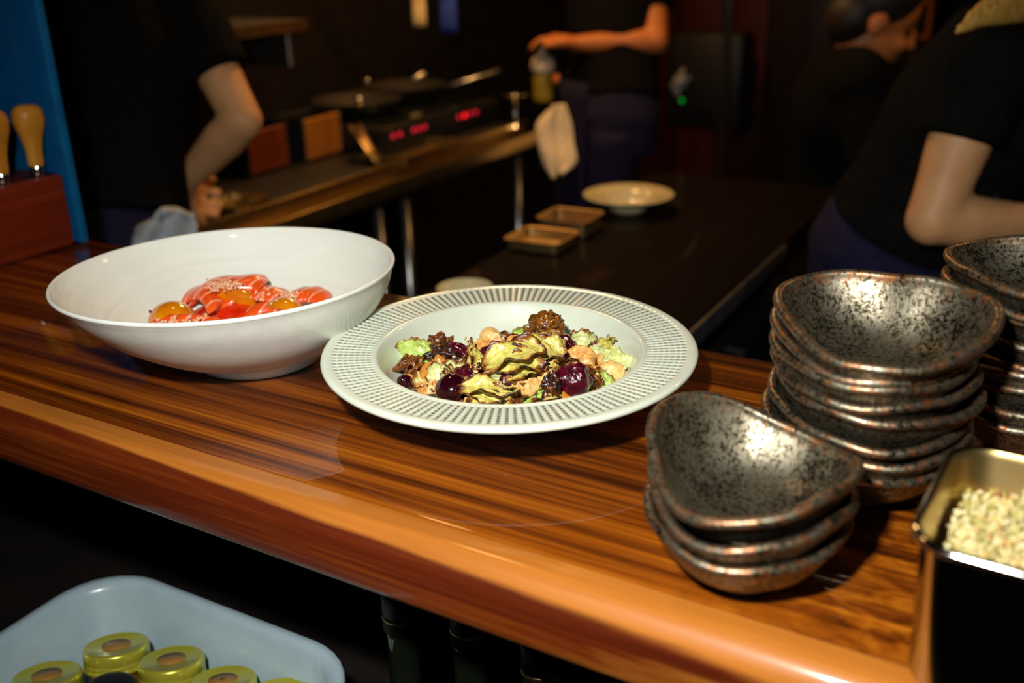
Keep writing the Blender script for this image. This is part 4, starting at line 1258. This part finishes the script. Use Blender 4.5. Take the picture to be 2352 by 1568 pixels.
def slip(px, py, d, w, h, mat, name, lab, cat):
    c = WD(px, py, d)
    V, F = [], []
    for i in range(9):
        for j in range(5):
            V.append((w * (j / 4 - .5), 0.006 * math.sin(i * .7) + 0.004 * math.cos(j), h * (.5 - i / 8)))
    for i in range(8):
        for j in range(4):
            F.append((i * 5 + j, i * 5 + j + 1, (i + 1) * 5 + j + 1, (i + 1) * 5 + j))
    o = link(name, mesh(V, F), MT[mat], loc=c, rot=(0, 0, R(YAW)))
    o.modifiers.new('t', 'SOLIDIFY').thickness = 0.0012 if mat == 'paper' else 0.012
    return tag(o, lab, cat)
rail = empty('ticket_rail', WD(1000, -40, 3.0), (0, 0, R(YAW)), 'narrow steel rail the order slip hangs from', 'rail')
link('bar', tubem([(-0.32, 0, 0), (0.32, 0, 0)], 0.007, 10), K, rail)
link('drop_rod', tubem([(-0.3, 0, 0), (-0.3, 0, 2.70 - rail.location.z)], 0.005, 8), K, rail)
link('drop_rod', tubem([(0.3, 0, 0), (0.3, 0, 2.70 - rail.location.z)], 0.005, 8), K, rail)
slip(962, 10, 3.0, 0.040, 0.13, 'paper', 'order_slip', 'cream order slip hanging at the top of the kitchen', 'slip')
slip(1030, 10, 3.0, 0.050, 0.16, 'blue_cloth', 'blue_cloth', 'blue cloth hanging beside the order slip', 'cloth')
eq = empty('charging_panel', WD(1610, 190, 3.9), (0, 0, 0), 'dark wall unit with one green light', 'wall unit')
link('body', boxm((0.0, 0.10, 0), (0.30, 0.16, 0.36), 0.006), MT['black_plastic'], eq)
p = WD(1566, 231, 3.75)
link('green_light', sphm(p - eq.location, 0.008, 14, 10), MT['led_green'], eq)
link('mount', tubem([(0.0, 0.16, 0), (0.0, 4.48 - eq.location.y, 0)], 0.03, 10), MT['black_iron'], eq)
MT['tissue'] = simple('pale_blue_paper', S(150, 160, 170), S(190, 198, 206), 60, 0.7)
o = link('crumpled_paper', lump((0.042, 0.03, 0.052), 8, 0.55, 2.6, facet=True, sub=4), MT['tissue'], parent=eq, loc=WD(1563, 188, 3.80) - eq.location)
o['label'] = 'crumpled pale blue paper taped above the green light'
sg = empty('picture_frame', WD(2110, 45, 3.3), (0, 0, R(YAW)), 'small gilt frame beyond the far cook\'s face', 'frame')
link('rim', join_boxes([((0, 0, .055), (.075, .012, .012)), ((0, 0, -.055), (.075, .012, .012)), ((.034, 0, 0), (.012, .012, .10)), ((-.034, 0, 0), (.012, .012, .10))]), MT['box_wood'], sg)
link('panel', boxm((0, 0.003, 0), (.06, .006, .10)), MT['black_plastic'], sg)
link('post', tubem([(0, 0.004, -0.055), (0, 0.004, -sg.location.z)], 0.012, 10), MT['black_iron'], sg)
po = empty('steel_post', (WD(1672, 60, 3.6).x, WD(1672, 60, 3.6).y, 0), label='slim steel post at the back of the kitchen', cat='post')
link('tube', tubem([(0, 0, 0), (0, 0, 2.69)], 0.016, 14), MT['steel'], po)
link('base', lathe([(0.05, 0), (0.05, 0.006), (0.018, 0.01)], 24, caps=(True, True)), MT['steel'], po)

# ------------------------------------------------------------------ people
MT['skin'] = simple('skin', S(212, 154, 104), S(224, 168, 116), 25, 0.5, sub=0.15, spec=0.35)
MT['skin_tan'] = simple('tan_skin', S(190, 112, 56), S(202, 124, 64), 25, 0.5, sub=0.15, spec=0.35)
MT['black_tee'] = simple('black_cotton', (0.0045, 0.0043, 0.0039, 1), (0.007, 0.0068, 0.006, 1), 60, 0.95, bump=0.3, spec=0.06)
MT['navy'] = simple('navy_cotton', (0.010, 0.009, 0.030, 1), (0.016, 0.014, 0.044, 1), 60, 0.9, bump=0.3, spec=0.15)
MT['hair_dark'] = simple('dark_brown_hair', (0.008, 0.006, 0.005, 1), (0.018, 0.012, 0.009, 1), 220, 0.55, bump=0.5, stretch=(1, 1, 0.1))
MT['hair_blond'] = simple('blond_hair', S(170, 120, 40), S(214, 168, 84), 260, 0.5, bump=0.5, stretch=(1, 1, 0.12))
MT['shoe'] = MT['black_plastic']
MT['towel'] = simple('white_kitchen_towel', S(222, 206, 176), S(236, 224, 198), 80, 0.9, bump=0.4, spec=0.15)
MT['grey_towel'] = simple('pale_grey_towel', S(176, 180, 186), S(192, 196, 200), 80, 0.9, bump=0.4, spec=0.15)

J_tail = [WD(2400, -30, 1.36), WD(2320, 6, 1.32), WD(2245, 42, 1.30), WD(2182, 82, 1.29)]
def person(label, J, skin, hair, hair_len, sleeve=0.5, build=1.0, face=None):
    """J: joints in world space; face: horizontal facing direction of the body"""
    J = {k: Vector(v) for k, v in J.items()}
    base = Vector(((J['ankle_l'].x + J['ankle_r'].x) / 2, (J['ankle_l'].y + J['ankle_r'].y) / 2, 0))
    e = empty('person', base, label=label, cat='person')
    L = lambda v: Vector(v) - base
    b = build
    side = (J['sh_r'] - J['sh_l']).normalized()
    hface = J['look'].normalized()                       # head facing
    hup = (J['head'] - J['neck']).normalized()
    hside = hface.cross(hup).normalized()
    hface = hup.cross(hside).normalized()
    HM = Matrix((hside, hface, hup)).transposed()        # columns
    H = lambda x, y, z: L(J['head']) + HM @ Vector((x, y, z))
    ms = []
    # torso, shoulders, neck, head
    sp_ = spline([J['pelvis'], J['pelvis'].lerp(J['chest'], 0.5), J['chest'], J['neck'] - (J['neck'] - J['chest']) * 0.12], 12)
    tw = spline([(0.155 * b, 0.105 * b), (0.135 * b, 0.095 * b), (0.150 * b, 0.105 * b), (0.075, 0.06)], 12)
    ms.append(tubem([L(p) for p in sp_], [tuple(w) for w in tw], 24, side=side))
    ms.append(tubem([L(J['sh_l']), L(J['chest'].lerp(J['neck'], 0.55)), L(J['sh_r'])], [0.052 * b, 0.072 * b, 0.052 * b], 16))
    ms.append(tubem([L(J['neck'] - hup * 0.03), L(J['neck']), H(0, -0.012, -0.05)], [0.062, 0.055, 0.053], 16))
    rot = HM.to_4x4()
    ms.append(sphm(H(0, -0.012, 0.025), (0.072, 0.092, 0.090), 24, 16, rot))       # skull
    ms.append(sphm(H(0, 0.022, -0.045), (0.056, 0.066, 0.070), 20, 14, rot))       # jaw and face
    ms.append(sphm(H(0, 0.062, -0.098), (0.024, 0.022, 0.018), 14, 10, rot))       # chin
    ms.append(tubem([H(0, 0.078, 0.012), H(0, 0.094, -0.022), H(0, 0.100, -0.036)], [0.008, 0.012, 0.014], 10))
    ms.append(sphm(H(0, 0.078, -0.068), (0.022, 0.012, 0.010), 12, 8, rot))        # lips
    for s in (-1, 1):
        ms.append(sphm(H(s * 0.074, -0.008, -0.012), (0.009, 0.020, 0.032), 12, 8, rot))
        ms.append(sphm(H(s * 0.030, 0.068, -0.034), (0.022, 0.018, 0.020), 12, 8, rot))
    # arms and hands
    for s in ('l', 'r'):
        sh, el, wr, hd = J['sh_' + s], J['el_' + s], J['wr_' + s], J['hand_' + s]
        ms.append(tubem([L(sh), L(sh.lerp(el, 0.35)), L(sh.lerp(el, 0.8)), L(el)], [0.056 * b, 0.050 * b, 0.041 * b, 0.039 * b], 16))
        ms.append(sphm(L(el), 0.040 * b, 16, 10))
        ms.append(tubem([L(el), L(el.lerp(wr, 0.3)), L(el.lerp(wr, 0.75)), L(wr)], [0.039 * b, 0.041 * b, 0.031 * b, (0.026 * b)], 16))
        d = (hd - wr).normalized()
        up = J.get('palm_' + s, Vector((0, 0, 1)))
        w = d.cross(up).normalized()
        n = w.cross(d).normalized()
        curl = 0.55
        ms.append(tubem([L(wr), L(wr + d * 0.03), L(wr + d * 0.085)], [(0.026, 0.022), (0.036, 0.019), (0.041, 0.015)], 14, side=w))
        for f in range(4):
            o_ = (f - 1.5) * 0.0215
            fl = (0.070, 0.080, 0.076, 0.060)[f]
            p0 = wr + d * 0.078 + w * o_
            p1 = p0 + (d * math.cos(0.25) - n * math.sin(0.25) + w * o_ * 2.2) * fl * 0.5
            p2 = p1 + (d * math.cos(curl + .3) - n * math.sin(curl + .3)) * fl * 0.32
            p3 = p2 + (d * math.cos(curl + .8) - n * math.sin(curl + .8)) * fl * 0.26
            ms.append(tubem([L(p0), L(p1), L(p2), L(p3)], [0.0095, 0.0088, 0.0082, 0.0070], 10))
        ts = -1 if s == 'r' else 1
        q0 = wr + d * 0.030 + w * ts * 0.026
        q1 = q0 + d * 0.032 + w * ts * 0.026 - n * 0.008
        q2 = q1 + d * 0.034 + w * ts * 0.004 - n * 0.010
        ms.append(tubem([L(q0), L(q1), L(q2)], [0.014, 0.0115, 0.0085], 10))
    for s in ('l', 'r'):
        hp_, kn, an = J['hip_' + s], J['knee_' + s], J['ankle_' + s]
        ms.append(tubem([L(hp_), L(hp_.lerp(kn, .5)), L(kn), L(kn.lerp(an, .35)), L(an)], [0.085 * b, 0.075 * b, 0.055 * b, 0.052 * b, 0.038], 16))
        ms.append(tubem([L(an), L(an + J['face'].normalized() * 0.10 - Vector((0, 0, an.z - 0.035)))], [0.036, 0.030], 12))
    body = link('body', remeshed(ms, 0.0065, 5), MT[skin], e)
    # shirt
    ms = []
    ms.append(tubem([L(p) for p in sp_[1:]], [(a_[0] + 0.024 + 0.010 * k / 11, a_[1] + 0.026 + 0.016 * k / 11) for k, a_ in enumerate(tw[1:])], 24, side=side))
    ms.append(tubem([L(J['sh_l']), L(J['chest'].lerp(J['neck'], 0.5)), L(J['sh_r'])], [0.072 * b, 0.100 * b, 0.072 * b], 16))
    ms.append(tubem([L(J['neck'] - hup * 0.085), L(J['neck'] - hup * 0.045), L(J['neck'] - hup * 0.012)], [0.090, 0.084, 0.070], 18))
    for s in ('l', 'r'):
        ms.append(sphm(L(J['sh_' + s]), 0.076 * b, 16, 10))
    ms.append(tubem([L(J['chest']), L(J['chest'].lerp(J['neck'], 0.6)), L(J['neck'].lerp(J['chest'], 0.06))], [0.12 * b, 0.098 * b, 0.071], 18))
    for s in ('l', 'r'):
        sh, el = J['sh_' + s], J['el_' + s]
        end = sh.lerp(el, sleeve)
        ms.append(tubem([L(sh), L(sh.lerp(el, sleeve * .5)), L(end)], [0.066 * b, 0.066 * b, 0.064 * b], 18))
    link('t_shirt', remeshed(ms, 0.009, 4), MT['black_tee'], e)
    # trousers with apron
    ms = [tubem([L(J['pelvis'] + (J['chest'] - J['pelvis']) * 0.10), L(J['pelvis']), L(J['pelvis'] - Vector((0, 0, 0.10)))], [(0.165 * b, 0.128 * b), (0.180 * b, 0.140 * b), (0.172 * b, 0.135 * b)], 24, side=side)]
    for s in ('l', 'r'):
        hp_, kn, an = J['hip_' + s], J['knee_' + s], J['ankle_' + s]
        ms.append(tubem([L(hp_), L(hp_.lerp(kn, .5)), L(kn), L(an + Vector((0, 0, .03)))], [0.102 * b, 0.094 * b, 0.080 * b, 0.068 * b], 16))
    link('trousers', remeshed(ms, 0.011, 4), MT['navy'], e)
    f3 = Vector(J['face']); f3.z = 0; f3.normalize()
    s3 = Vector((f3.y, -f3.x, 0))
    V, F = [], []
    top = L(J['pelvis']) + Vector((0, 0, 0.12))
    for i in range(13):
        for j in range(21):
            a = (j / 20 - .5) * 2.5
            rx, ry = 0.205 * b + 0.03 * i / 12, 0.165 * b + 0.03 * i / 12
            V.append(top + s3 * (rx * math.sin(a)) + f3 * (ry * math.cos(a) + 0.006 * math.sin(j * 1.3 + i * .2)) - Vector((0, 0, 0.055 * i)))
    for i in range(12):
        for j in range(20):
            F.append((i * 21 + j, i * 21 + j + 1, (i + 1) * 21 + j + 1, (i + 1) * 21 + j))
    ap = link('apron', mesh(V, F), MT['navy'], e)
    ap.modifiers.new('t', 'SOLIDIFY').thickness = 0.003
    for s in ('l', 'r'):
        an = J['ankle_' + s]
        sole = Vector((an.x, an.y, 0.0)) - base
        link('shoe', remeshed([tubem([sole + Vector((0, 0, .045)) - f3 * .05, sole + Vector((0, 0, .05)), sole + Vector((0, 0, .035)) + f3 * .16], [(.042, .044), (.046, .048), (.040, .033)], 14, side=s3)], 0.008, 3), MT['shoe'], e)
    # hair
    hm = [sphm(H(0, -0.024, 0.040), (0.084, 0.096, 0.092), 24, 16, rot), sphm(H(0, -0.055, -0.02), (0.074, 0.062, 0.075), 20, 12, rot)]
    if hair_len == 'long':
        hm.append(tubem([L(Vector(p)) for p in spline([tuple(J['head'])] + [tuple(p) for p in J_tail], 14)], [(0.060 - 0.0041 * k, 0.036 - 0.0024 * k) for k in range(15)], 14))
    link('hair', remeshed(hm, 0.008, 3), MT[hair], e)
    for s in (-1, 1):
        link('eye', sphm(H(s * 0.031, 0.072, -0.002), (0.012, 0.008, 0.006), 12, 8, rot), MT['black_plastic'], e)
        link('eyebrow', tubem([H(s * 0.014, 0.080, 0.020), H(s * 0.030, 0.079, 0.025), H(s * 0.050, 0.068, 0.020)], 0.004, 8), MT[hair], e)
    return e

FH = Vector((-math.sin(_y), math.cos(_y), 0))     # straight away from the viewer
RH = Vector((math.cos(_y), math.sin(_y), 0))      # viewer's right
def legs(J, pelvis, face, stance=0.10):
    f = Vector(face).normalized()
    r = Vector((f.y, -f.x, 0))
    for s, k in (('l', -1), ('r', 1)):
        h = Vector(pelvis) + r * (0.085 * k) - Vector((0, 0, 0.04))
        J['hip_' + s] = h
        J['ankle_' + s] = Vector((h.x + r.x * 0.02 * k + f.x * stance * 0.3 * k, h.y + r.y * 0.02 * k + f.y * stance * 0.3 * k, 0.08))
        J['knee_' + s] = h.lerp(J['ankle_' + s], 0.5) + f * 0.03
    J['face'] = f
    return J

# left cook, seen from behind, right elbow bent
f1 = (FH * 0.75 - RH * 0.65).normalized()
J = dict(pelvis=WD(228, 560, 1.66), chest=WD(235, 80, 1.70), neck=WD(222, -170, 1.72), head=WD(212, -330, 1.78),
         sh_r=WD(402, -30, 1.68), el_r=WD(556, 276, 1.68), wr_r=WD(424, 418, 1.78), hand_r=WD(452, 452, 1.90), palm_r=-RH,
         sh_l=WD(80, -40, 1.80), el_l=WD(60, 280, 1.88), wr_l=WD(220, 420, 1.92), hand_l=WD(300, 440, 1.93), look=f1 - Vector((0, 0, .35)))
legs(J, J['pelvis'], f1)
person('cook at left with black t-shirt, bare right elbow bent, seen from behind', J, 'skin', 'hair_dark', 'short', sleeve=0.66, build=0.88)
# middle cook, in profile to the left
f2 = (-RH * 0.95 + FH * 0.2).normalized()
J = dict(pelvis=WD(1405, 265, 3.0), chest=WD(1412, -15, 3.0), neck=WD(1400, -190, 3.0), head=WD(1370, -320, 3.0),
         sh_r=WD(1492, -110, 2.93), el_r=WD(1506, 95, 2.88), wr_r=WD(1330, 100, 2.90), hand_r=WD(1235, 82, 2.92), palm_r=Vector((0, 0, 1)),
         sh_l=WD(1370, -110, 3.14), el_l=WD(1390, 80, 3.22), wr_l=WD(1318, 178, 3.14), hand_l=WD(1270, 186, 3.12), look=f2 - Vector((0, 0, .4)))
legs(J, J['pelvis'], f2)
person('cook in the middle of the kitchen reaching left with bare forearm, navy apron', J, 'skin_tan', 'hair_dark', 'short', sleeve=0.66, build=0.95)
# far right cook, face in profile
f3_ = (RH * 0.95 - FH * 0.2).normalized()
J = dict(pelvis=WD(1905, 455, 2.62), chest=WD(1945, 225, 2.44), neck=WD(1972, 118, 2.36), head=WD(2020, 38, 2.32),
         sh_r=WD(1968, 190, 2.28), el_r=WD(2010, 420, 2.30), wr_r=WD(2150, 430, 2.30), hand_r=WD(2230, 440, 2.30),
         sh_l=WD(2000, 170, 2.56), el_l=WD(2040, 380, 2.60), wr_l=WD(2170, 410, 2.55), hand_l=WD(2240, 420, 2.55), look=f3_ - Vector((0, 0, .25)))
legs(J, J['pelvis'], f3_)
person('dark-haired cook far right, face in profile, dark clothes', J, 'skin_tan', 'hair_dark', 'short', sleeve=0.8, build=0.9)
# near right cook, bending right
f4 = (RH * 0.9 + FH * 0.1).normalized()
J = dict(pelvis=WD(2050, 545, 1.62), chest=WD(2250, 265, 1.50), neck=WD(2372, 62, 1.40), head=WD(2480, -80, 1.36),
         sh_r=WD(2262, 165, 1.36), el_r=WD(2140, 505, 1.40), wr_r=WD(2400, 512, 1.42), hand_r=WD(2520, 500, 1.42),
         sh_l=WD(2335, 180, 1.62), el_l=WD(2200, 440, 1.70), wr_l=WD(2350, 470, 1.58), hand_l=WD(2450, 480, 1.56), look=f4 - Vector((0, 0, .6)))
legs(J, J['pelvis'], f4)
person('blond cook at right in black t-shirt bending over, bare arm bent', J, 'skin', 'hair_blond', 'long', sleeve=0.46, build=0.92)

# cloths hanging from the cooks
def hung_cloth(name, pts, dpt, th, mat, lab, seed):
    """cloth with pleats; pts outline rows (left px, right px, y px) at depth dpt"""
    V, F = [], []
    n = 16
    rows = spline(pts, 18)
    for i, (l, r_, y) in enumerate(rows):
        for j in range(n + 1):
            u = j / n
            V.append(WD(l + (r_ - l) * u, y + 6 * math.sin(u * 5 + seed), dpt + 0.012 * math.sin(u * 9 + seed + i * 0.12) + 0.01 * nz(u * 3, i * .2, seed)))
    org = sum(V, Vector()) / len(V)
    V = [v - org for v in V]
    for i in range(18):
        for j in range(n):
            a = i * (n + 1) + j
            F.append((a, a + n + 1, a + n + 2, a + 1))
    o = link(name, mesh(V, F), MT[mat], loc=org)
    o.modifiers.new('t', 'SOLIDIFY').thickness = th
    return tag(o, lab, 'towel')
hung_cloth('kitchen_towel', [(1262, 1290, 245), (1232, 1310, 280), (1236, 1318, 330), (1248, 1324, 375), (1268, 1292, 402)], 2.86, 0.012, 'towel', 'cream towel hanging from the middle cook\'s apron', 1)
hung_cloth('kitchen_towel', [(345, 440, 496), (308, 452, 520), (300, 455, 560), (298, 455, 620)], 1.50, 0.012, 'grey_towel', 'pale grey towel tucked at the left cook\'s hip', 2)
# squeeze bottle in the middle cook's other hand
sb = empty('squeeze_bottle', WD(1248, 232, 3.02), label='squeeze bottle with cream top held by the middle cook', cat='bottle')
MT['sauce'] = simple('mustard_bottle', S(150, 128, 30), S(170, 146, 44), 30, 0.4)
link('body', lathe(spline([(0.020, 0.0), (0.030, 0.004), (0.031, 0.05), (0.030, 0.075), (0.024, 0.085)], 20), 28, caps=(True, True)), MT['sauce'], sb)
link('cap', lathe(spline([(0.026, 0.084), (0.034, 0.09), (0.036, 0.11), (0.028, 0.128), (0.010, 0.138), (0.006, 0.155), (0.0004, 0.156)], 24), 28, caps=(True, True)), MT['towel'], sb)
